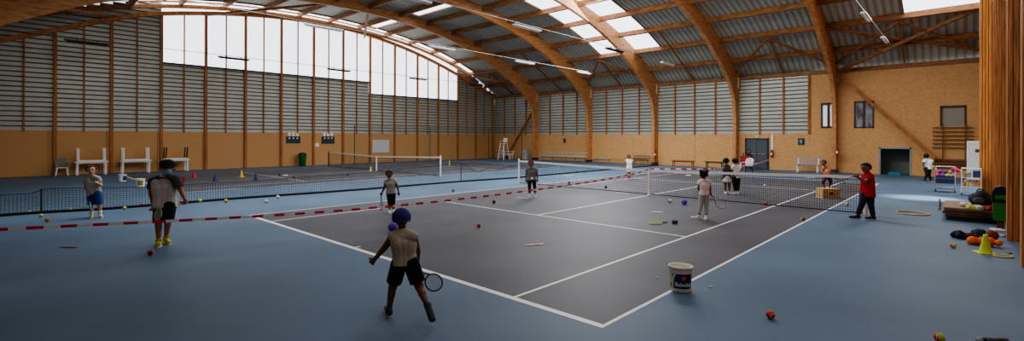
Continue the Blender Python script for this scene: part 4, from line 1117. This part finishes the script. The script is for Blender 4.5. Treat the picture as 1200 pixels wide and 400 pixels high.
# girl near the net seen from behind
Gg = person('girl in pale pink tee and grey leggings with two hair puffs, back turned', (821.5, 257), 1.30,
   dict(hd=(824.4, 205), nk=(825, 211), ls=(820.3, 213.8), le=(818.8, 220), lh=(819.6, 225.6, .05), rs=(830.4, 213.8), re=(832, 220), rh=(832.6, 225.5, .05),
        lp=(822.6, 227.5), lk=(821, 240.5), la=(818.8, 252.5), lt=(814, 255.5, .02), rp=(827.6, 227.5), rk=(827.7, 241), ra=(827.7, 252.6, -.03), rt=(827, 257, -.14)),
   SK_D, pinkt, lgry, whs, HAIR_K, 350, leg=1.85, hairstyle='buns', curl=(.6, 1.1), hem=.02)
racket(Gg['grip']['r'], U(842.5, 237, DEP(Gg['grip']['r']))-Gg['grip']['r'], .34, -FWD+RGT*.2, lgrey, 'pale racket held out to the right by the girl with two hair puffs', .12, .15)
# pair behind the net
Hh_ = person('girl in dark grey top and white skirt beyond the net, left of the pair', (853, 227.5), 1.40,
   dict(hd=(850.8, 189), nk=(851.2, 194), ls=(848.2, 196.5), le=(847.6, 202), lh=(847.8, 206.5), rs=(855.4, 196.5), re=(856.6, 202), rh=(855.6, 206.5),
        lp=(849.9, 208), lk=(850.1, 217.5), la=(850.4, 225), lt=(850.6, 227.8, -.1), rp=(854.3, 208), rk=(854.6, 217.5), ra=(855, 225), rt=(857.2, 227, -.06)),
   SK_B, cloth('dark grey top', (82, 86, 92)), cloth('white skirt', (218, 220, 222)), whs, HAIR_K, 20, leg=.5, skirt=True, hairstyle='bun', curl=(1., .6))
racket(Hh_['grip']['l'], U(844.6, 209.5, DEP(Hh_['grip']['l']))-Hh_['grip']['l'], .2, -FWD+RGT*.3, lgrey, 'pale racket hanging beside the girl in the white skirt', .11, .14)
I_ = person('child in white tee and black leggings beyond the net, right of the pair', (863, 227.8), 1.40,
   dict(hd=(861.6, 189), nk=(862.2, 193.8), ls=(858.6, 196), le=(858.2, 201.5), lh=(859.5, 205.5, -.05), rs=(866.6, 195.6), re=(869, 199.5, -.02), rh=(865.2, 203, -.12),
        lp=(860.4, 208), lk=(861, 217.3), la=(861.4, 225), lt=(860.4, 227.8, -.1), rp=(865, 208), rk=(864.8, 217.3), ra=(864.7, 225), rt=(864.2, 228, -.1)),
   SK_B, wte, blk, whs, HAIR_K, 25, leg=1.8, hairstyle='short', hem=.02)
# person at the door
K_ = person('person in dark clothes standing by the dark double door behind the white chair', (877.5, 199.5), 1.42,
   dict(hd=(878, 177.2), nk=(877.8, 180), ls=(875, 182), le=(874.2, 185), lh=(874.6, 188), rs=(880.6, 182), re=(881.4, 185), rh=(881, 188),
        lp=(876.4, 188.5), lk=(876.5, 194), la=(876.6, 198), lt=(876.3, 199.4, -.15), rp=(879.4, 188.5), rk=(879.5, 194), ra=(879.6, 198), rt=(879.8, 199.4, -.15)),
   SK_B, char, blk, bks, HAIR_K, 190, leg=1.85, hairstyle='short')
# runner
L_ = person('child in orange vest and dark shorts running left beyond the net beside the wooden box', (968, 223.5), 1.30,
   dict(hd=(965.3, 191), nk=(966.8, 195), ls=(965.2, 197.2, .05), le=(963, 201, .05), lh=(966, 203, -.1), rs=(971, 197.8), re=(974, 202), rh=(976.5, 206, -.05),
        lp=(967.8, 208), lk=(964.6, 213.2, -.1), la=(966.3, 220.3), lt=(963.6, 222.8, -.06), rp=(971.8, 208), rk=(973.6, 214.3), ra=(971.5, 219.8, .1), rt=(969, 222.6, .05)),
   SK_B, cloth('orange vest', (224, 144, 112)), cloth('navy red leggings', (58, 42, 66), (120, 36, 58)), orgs, HAIR_K, 240, leg=1.3, hairstyle='short', tank=True)
racket(L_['grip']['r'], U(986, 213.5, DEP(L_['grip']['r']))-L_['grip']['r'], .33, RGT*.3+FWD*.3+V((0, 0, 1)), dgrey, 'dark racket trailing behind the child in orange vest', .1, .13)
# coach in red
M_ = person('coach in red tee and dark trousers standing at the right end of the net', (1012.5, 257), 1.50,
   dict(hd=(1014.6, 197), nk=(1016.8, 203), ls=(1013.8, 206.5, .12), le=(1009.8, 210.5, .1), lh=(1004.8, 207.8, .05), rs=(1020.4, 207, -.08), re=(1013.8, 213.5, -.14), rh=(1006.6, 208.6, -.08),
        lp=(1013.6, 228), lk=(1009.6, 240.5), la=(1005, 252.6, .05), lt=(998.6, 255, .06), rp=(1019.4, 228), rk=(1020.6, 241, -.02), ra=(1023.4, 254.2, -.05), rt=(1016.6, 257.5, -.06)),
   SK_D, redt, cloth('dark slate trousers', (40, 46, 56)), bks, HAIR_K, 262, leg=1.9, hairstyle='short', bulk=1.18, curl=(1.1, 1.1), hem=.04)
racket(M_['grip']['l'], U(992, 210, DEP(M_['grip']['l'])+.05)-M_['grip']['l'], .3, V((0, 0, 1))+FWD*.2, dgrey, 'dark racket held out horizontally by the coach in red', .1, .13)
# child at the far right
N_ = person('child in white tee and black trousers walking near the storage trolleys', (1087, 212.8), 1.38,
   dict(hd=(1085.8, 183.2), nk=(1087, 186.6), ls=(1083.2, 188.4), le=(1082, 192.4), lh=(1082.8, 196), rs=(1091.4, 188.2), re=(1094.4, 191.6), rh=(1093.6, 194.4, -.1),
        lp=(1084.8, 197.8), lk=(1086.4, 204.8, -.1), la=(1083.6, 210.8), lt=(1081.8, 212.4, -.05), rp=(1089.2, 197.8), rk=(1088.6, 205, .05), ra=(1091, 211.4), rt=(1092.6, 213, -.06)),
   SK_D, wte, blk, bks, HAIR_K, 60, leg=1.85, hairstyle='short', hem=.02)
m = MB(); m.ball(N_['grip']['r'], .07, 14, 10); tag(m.build('hand_ball', ballm((214, 196, 90)), None, True), 'yellow ball held by the child near the trolleys', 'ball')

# rackets on the floor
q = G(779, 260.8, .02); racket(q+V((0, 0, 0)), (G(770, 261.6, .02)-q), .28, V((0, 0, 1)), mat('racket lime floor', (176, 202, 70), .4, .08, 8), 'lime racket lying flat on the court near the service line', .13, .17)
q = G(789.5, 260.4, .05); m = MB(); m.ball(q, .05, 12, 9); m.ball(q+RGT*.07+FWD*.03, .045, 12, 9); tag(m.build('ball_pair_pouch', mat('pouch brown', (126, 70, 60), .7, .3, 14, c2=(60, 40, 44)), None, True), 'small brown pouch at the handle end of the lime racket on the court', 'pouch')
q = G(1183, 297.8, .02); racket(q, G(1171, 301.2, .02)-q, .28, V((0, 0, 1)), mat('racket lemon', (210, 208, 90), .4, .08, 8), 'yellow racket lying flat on the floor right of the lime green cone', .12, .16)
# ------------------------------------------------------------------ right hand side clutter
# wooden box behind the net
a, b = G(964.5, 233), G(984.5, 233); dr = (b-a); w = dr.length; dx = dr.normalized(); dy = V((-dx.y, dx.x, 0)); c = a+dr*.5+dy*.19; rz = math.atan2(dx.y, dx.x)
t = thing('wooden_box', 'low pale wooden box on the court just behind the net', 'box', c, None)
bw = mat('pale box wood', (206, 176, 128), .6, .12, 9, c2=(178, 146, 100), stretch=(.3, 1, 3))
for s in (-1, 1):
    q = c+dy*s*.17; MB().box((q.x, q.y, .165), (w, .03, .33), rz).build('long_side', bw, t)
    q = c+dx*s*(w/2-.015); MB().box((q.x, q.y, .165), (.03, .31, .33), rz).build('short_side', bw, t)
MB().box((c.x, c.y, .02), (w-.06, .31, .02), rz).build('bottom', bw, t)
MB().box((c.x, c.y, .335), (w+.02, .38, .02), rz).build('lid', bw, t)
q = c-dy*.19; MB().box((q.x-.0, q.y, .17), (.12, .012, .09), rz).build('hand_hole', mat('dark red patch', (110, 44, 44), .6, .1, 9), t)
# hoop
q = G(1069.5, 250.8); m = MB(); m.tube([(q.x+.36*math.cos(2*math.pi*k/40), q.y+.36*math.sin(2*math.pi*k/40), .016) for k in range(41)], .015, 8, False)
tag(m.build('hula_hoop', mat('hoop gold', (190, 160, 76), .4, .08, 6), None, True), 'yellow hoop lying flat on the floor left of the exercise mats', 'hoop')
# bottle
q = G(1101, 246); t = thing('water_bottle', 'clear plastic water bottle standing left of the exercise mats', 'bottle', q)
m = MB(); m.lathe([(0, .005), (.038, .006), (.04, .03), (.04, .2), (.036, .23), (.016, .29), (.016, .31)], q, 18); m.build('bottle_body', mat('clear plastic', (140, 150, 158), .15, .05, 9, spec=.6), t, True)
m = MB(); m.lathe([(.018, .305), (.018, .33), (0, .33)], q, 14); m.build('bottle_cap', white, t, True)
# stack of mats
tan = mat('mat tan', (150, 122, 96), .65, .08, 6, c2=(130, 102, 78)); brn = mat('mat dark brown', (84, 68, 58), .7, .1, 6)
hts = [(.08, brn, 'dark brown exercise mat, lowest of the stack'), (.08, brn, 'dark brown exercise mat, second from the bottom of the stack'), (.09, tan, 'tan exercise mat, second from the top of the stack'), (.09, tan, 'tan exercise mat, topmost of the stack by the boarded wall')]
z = 0
for i, (h, mm, lb) in enumerate(hts):
    ox, oy = (.04, .03, -.03, .0)[i], (.05, .0, .04, -.02)[i]
    x0, x1, y0, y1 = 8.0+ox, 9.04+ox*.3, .42+oy, 2.3+oy
    t = thing('exercise_mat', lb, 'mat', ((x0+x1)/2, (y0+y1)/2, z), 'stacked exercise mats')
    m = MB(); m.bb((x0, y0, z+.002), (x1, y1, z+h)); o = m.build('mat_pad', mm, t); bv = o.modifiers.new('b', 'BEVEL'); bv.width = .025; bv.segments = 3
    m = MB(); m.bb((x0-.003, y0-.003, z+h*.46), (x1+.003, y1+.003, z+h*.54)); m.build('seam_piping', black, t)
    z += h
ztop = z
def blob(c, sc, m, name, label, cat, group=None, seed=0, vox=.015, n=16, rub=.45):
    rr = random.Random(seed); mb = MB(); cc = V(c)
    for k in range(n):
        a = rr.uniform(0, 6.28); r = rr.uniform(0, .75); z = rr.uniform(.1, .8)
        mb.ball(cc+V((sc[0]*r*math.cos(a), sc[1]*r*math.sin(a), sc[2]*z*(1-r*.6))), min(sc)*rr.uniform(rub, rub+.3), 10, 8)
    lo = min(v.z for v in mb.v)
    for v in mb.v: v.z = max(c[2]+.002, v.z-(lo-c[2])*.5) if v.z < c[2]+.002 or True else v.z
    o = mb.build(name, m, None, True, origin=c)
    md = o.modifiers.new('r', 'REMESH'); md.mode = 'VOXEL'; md.voxel_size = vox; md.use_smooth_shade = True
    s = o.modifiers.new('s', 'SMOOTH'); s.factor = .5; s.iterations = 4; PENDING.append(o)
    return tag(o, label, cat, group)
# backpack and gear on the mats
q = G(1144, 240, ztop); bp_ = mat('backpack black', (34, 36, 44), .7, .15, 12, .2)
t = thing('backpack', 'black backpack lying on top of the exercise mats', 'backpack', (q.x+.1, q.y, ztop))
m = MB()
for k in range(6): m.ball((q.x+.1+.11*(k % 3-1), q.y+.1*(k//3), ztop+.15), .15, 12, 9)
m.ball((q.x+.1, q.y, ztop+.24), .15, 12, 9); m.v = [V((v.x, v.y, max(v.z, ztop+.003))) for v in m.v]; remesh_later(m, 'pack_body', bp_, t, .015)
m = MB(); m.ball((q.x+.05, q.y-.14, ztop+.12), .1, 12, 9, (1.3, .6, 1)); m.build('front_pocket', mat('backpack grey', (70, 74, 84), .7, .1, 12), t, True)
m = MB(); m.tube([(q.x, q.y-.02, ztop+.36), (q.x+.04, q.y-.02, ztop+.42), (q.x+.12, q.y-.02, ztop+.42), (q.x+.16, q.y-.02, ztop+.36)], .014, 6); m.build('grab_handle', bp_, t)
for i, (u, v, c, lb, s) in enumerate([(1131, 242.5, (206, 206, 200), 'white crumpled top on the exercise mats left of the backpack', .13), (1137.5, 246, (196, 190, 96), 'yellow crumpled bib on the front of the exercise mats', .12), (1146, 246.5, (178, 184, 168), 'pale crumpled jersey on the exercise mats in front of the backpack', .13), (1160, 239.5, (220, 218, 216), 'white crumpled towel on the exercise mats right of the backpack', .12), (1156, 247.5, (150, 40, 60), 'dark pink crumpled jacket on the exercise mats beside the green bin', .14)]):
    q = G(u, v, ztop); blob((min(q.x, 8.85), q.y, ztop), (s, s, .09), mat('garment %d' % i, c, .85, .15, 14, .2), 'folded_garment', lb, 'clothing', 'clothes on the mats', i)
# clothes heaps on the floor
q = G(1124, 279.5); blob(q, (.22, .16, .1), mat('jacket dark', (34, 36, 42), .85, .2, 12, .3), 'dark_jacket', 'dark jacket heaped on the floor left of the lime cone', 'clothing', 'clothes on the floor', 21)
q = G(1137, 280); blob(q, (.17, .13, .08), mat('jacket wine', (84, 48, 50), .85, .25, 12, .3), 'wine_jacket', 'wine red garment heaped between the dark jacket and the orange bag', 'clothing', 'clothes on the floor', 22)
q = G(1149, 276); blob(q, (.14, .12, .09), mat('jacket slate', (52, 60, 72), .85, .25, 12, .3), 'slate_jacket', 'slate garment heaped behind the orange bag', 'clothing', 'clothes on the floor', 24)
q = G(1155, 288); blob(q, (.28, .16, .13), mat('bag orange', (232, 106, 34), .6, .1, 10, .2), 'orange_bag', 'bright orange soft bag on the floor behind the lime green cone', 'bag', None, 23)
q = G(1171, 270); tag(MB().box((q.x-.02, q.y, .012), (.2, .3, .02), .3).build('white_sheet', wl2), 'white folded sheet on the floor below the green bin', 'sheet')
q = G(1174, 277); tag(MB().box((q.x-.03, q.y, .015), (.16, .24, .025), -.3).build('pale_blue_folder', mat('pale blue card', (150, 170, 186), .6, .05, 6)), 'pale blue folder on the floor right of the basketball', 'folder')
# steel flask at the bottom edge
a, b = G(1145, 399.5, .04), G(1180, 401.5, .04); d = (b-a).normalized(); t = thing('steel_flask', 'grey flask lying on its side at the bottom right edge of the frame', 'flask', ((a.x+b.x)/2, (a.y+b.y)/2, 0))
MB().tube([a+d*.07, a+d*.075, b, b+d*.01], [.036, .04, .04, .03], 20).build('flask_body', mat('brushed flask', (96, 100, 104), .4, .2, 20, c2=(66, 70, 74), stretch=(1, 1, 6), metal=.5), t, True)
MB().tube([a+d*.04, a+d*.07], [.034, .036], 18).build('dark_band', mat('flask navy', (30, 32, 52), .4, .05, 6), t, True)
MB().tube([a, a+d*.005, a+d*.04], [.026, .032, .034], 18).build('flask_lid', mat('flask lid', (150, 152, 154), .4, .06, 8), t, True)
# trolleys
def trolley(x0, x1, y0, y1, h, fr, label, levels, panel=None):
    t = thing('storage_trolley', label, 'trolley', ((x0+x1)/2, (y0+y1)/2, 0), 'storage trolleys')
    for x in (x0, x1):
        for y in (y0, y1):
            MB().tube([(x, y, .1), (x, y, h)], .016, 8).build('upright', fr, t)
            w = MB(); w.tube([(x-.015, y, .05), (x+.015, y, .05)], .05, 14); w.build('caster', black, t)
    for z in levels:
        m = MB()
        for a, b in (((x0, y0), (x1, y0)), ((x1, y0), (x1, y1)), ((x1, y1), (x0, y1)), ((x0, y1), (x0, y0))): m.tube([(a[0], a[1], z), (b[0], b[1], z)], .013, 6)
        m.build('frame_rail', fr, t)
        m = MB(); m.bb((x0, y0, z-.012), (x1, y1, z))
        if z < h-.1: m.build('shelf', fr if not panel else panel, t)
    m = MB()
    for a, b in (((x0, y0), (x1, y0)), ((x1, y0), (x1, y1)), ((x1, y1), (x0, y1)), ((x0, y1), (x0, y0))): m.tube([(a[0], a[1], h), (b[0], b[1], h)], .016, 6)
    m.build('top_rail', fr, t)
    if panel: MB().bb((x0, y0-.01, levels[-1]-.2), (x1, y0+.005, levels[-1]+.1)).build('side_panel', panel, t)
    return t
navp = mat('trolley navy', (52, 62, 98), .5, .08, 6)
TY1 = 9.2; tx0, tx1 = ONY(1096, 220, TY1).x, ONY(1119, 220, TY1).x
trolley(tx0, tx1, TY1, TY1+.5, 1.0, lgrey, 'blue and grey trolley filled with pink and violet toys, left of the two', (.14, .55), navp)
TY2 = 8.35; sx0, sx1 = ONY(1127, 230, TY2).x, ONY(1150, 230, TY2).x
trolley(sx0, sx1, TY2, TY2+.45, 1.0, white, 'white framed trolley stacked with colourful gear, right of the two', (.32, .66))
COLS = [((196, 50, 132), 'pink'), ((116, 70, 160), 'violet'), ((198, 190, 84), 'yellow'), ((170, 176, 186), 'silver'), ((204, 64, 96), 'raspberry'), ((92, 84, 150), 'indigo'), ((190, 196, 190), 'pale grey'), ((150, 60, 140), 'magenta')]
pl = ['far left', 'left', 'middle left', 'middle', 'middle right', 'right', 'far right', 'back']
rr = random.Random(3)
for i, (c, nm) in enumerate(COLS):
    x = tx0+.08+(tx1-tx0-.16)*(i % 4)/3; y = TY1+.14+.22*(i//4); z = .553
    m = MB(); r = .085; m.ball((x, y, z+r), r, 14, 10, (1, 1, 1)); o = m.build('play_ball', mat('toy '+nm, c, .5, .12, 12), None, True); tag(o, nm+' play ball in the blue and grey trolley', 'ball', 'play balls in the blue trolley')
for i, (c, nm) in enumerate(COLS[:3]):
    x = tx0+.12+(tx1-tx0-.24)*i/2; z = .71
    m = MB(); m.ball((x, TY1+.25, z+.08), .08, 14, 10); o = m.build('play_ball', mat('toy '+nm, c), None, True); tag(o, nm+' play ball heaped on top in the blue and grey trolley', 'ball', 'play balls in the blue trolley')
q = ONY(1122.5, 203, TY1-.02); blob((tx1+.02, TY1+.2, .8), (.16, .14, .12), mat('hot pink bib', (220, 50, 110), .8, .12, 12, .2), 'pink_bib', 'hot pink bib hanging over the right edge of the blue trolley', 'bib', None, 31)
C2 = [((196, 120, 60), 'orange'), ((196, 196, 84), 'lemon'), ((214, 210, 200), 'white'), ((206, 150, 170), 'rose'), ((206, 176, 70), 'mustard')]
for i, (c, nm) in enumerate(C2):
    x = sx0+.07+(sx1-sx0-.14)*i/4; m = MB(); m.ball((x, TY2+.2, .325+.07), .07, 14, 10); tag(m.build('play_ball', mat('gear '+nm, c, .5, .12, 12), None, True), nm+' ball on the lower shelf of the white framed trolley', 'ball', 'balls in the white trolley')
    if i < 4:
        m = MB(); m.ball((x+.05, TY2+.22, .465+.06), .06, 14, 10); cc = C2[(i+2) % 5]; tag(m.build('play_ball', mat('gear '+cc[1], cc[0]), None, True), cc[1]+' ball in the upper layer of the white framed trolley', 'ball', 'balls in the white trolley')
m = MB(); m.bb((sx0+.3, TY2+.05, .665), (sx1-.02, TY2+.4, .92)); tag(m.build('blue_crate', mat('crate slate blue', (66, 76, 128), .55, .15, 10)), 'slate blue box on the top shelf of the white framed trolley', 'box')
m = MB(); m.bb((sx0+.03, TY2+.08, .665), (sx0+.26, TY2+.38, .84)); tag(m.build('green_box', mat('box sage', (150, 176, 150), .55, .2, 10, c2=(180, 120, 100))), 'sage green box on the top shelf of the white framed trolley', 'box')
# white cabinet behind trolleys
q = U(1141, 200, 22.5); x0, x1 = U(1133, 200, 22.5).x, U(1149.3, 200, 22.5).x
t = thing('white_locker', 'tall white locker with dark slot behind the white framed trolley', 'locker', ((x0+x1)/2, q.y, 0))
zt_ = U(1141, 165.5, 22.5).z
MB().bb((x0, q.y, 0), (x1, q.y+.4, zt_)).build('carcass', white, t)
MB().bb((x0+.02, q.y-.015, .06), (x1-.02, q.y-.001, zt_-.03)).build('door', mat('locker door', (206, 206, 200), .45, .04, 5), t)
MB().bb((x0+.28, q.y-.03, zt_-.52), (x1-.05, q.y-.016, zt_-.38)).build('label_slot', mat('slot brown', (70, 50, 40), .6, .05, 5), t)

flush()
# ------------------------------------------------------------------ light
w = bpy.data.worlds.new('world'); scene.world = w; w.use_nodes = True
bg = w.node_tree.nodes['Background']; bg.inputs[0].default_value = (.9, .94, 1, 1); bg.inputs[1].default_value = 1.0
def area(name, loc, target, sx, sy, e, col=(1, 1, 1)):
    l = bpy.data.lights.new(name, 'AREA'); l.shape = 'RECTANGLE'; l.size = sx; l.size_y = sy; l.energy = e; l.color = col
    o = bpy.data.objects.new(name, l); COL.objects.link(o); o.location = loc
    o.rotation_euler = (V(target)-V(loc)).to_track_quat('-Z', 'Y').to_euler(); return o
area('skylight_right', (7.6, 11, 9.2), (4.5, 4, 0), 2.6, 8, 380, (1, .97, .92))
area('skylight_middle', (-9.7, 11, 9.0), (-9, 6, 0), 4.5, 8, 1200, (.97, .98, 1))
area('ridge_fill', (-4.5, 2.5, 10.4), (-4.5, 5, 0), 14, 2, 2100, (1, .98, .95))  # added fill lamp below the ridge, no roof light there
area('front_fill', (-9.7, -11, 9.2), (-15, -8, 0), 4.5, 8, 700, (1, .98, .95))  # added fill lamp, lifts the left wall from out of view
area('camera_side_fill', (-1, -8.5, 10.3), (-1.5, 1, 0), 7, 3, 520, (1, .98, .95))  # added frontal fill lamp, no opening in the roof here
area('gateway_light', (10.8, 11.6, 1.6), (6.5, 5.5, 0), 1.6, 2.0, 120, (.9, .95, 1))
sl = bpy.data.lights.new('streak_spot', 'SPOT'); sl.energy = 3400; sl.spot_size = math.radians(32); sl.spot_blend = 1; sl.color = (.9, .94, 1); sl.shadow_soft_size = .15  # added spot without a fitting, makes the bright streak on the floor
so_ = bpy.data.objects.new('streak_spot', sl); COL.objects.link(so_); so_.location = (8.95, 6.6, 4.2); so_.rotation_euler = (V((7.35, 6.2, 0))-V((8.95, 6.6, 4.2))).to_track_quat('-Z', 'Y').to_euler()
scene.view_settings.view_transform = 'AgX'
scene.view_settings.look = 'AgX - Medium High Contrast'
scene.view_settings.exposure = -.08
scene.cycles.use_denoising = True
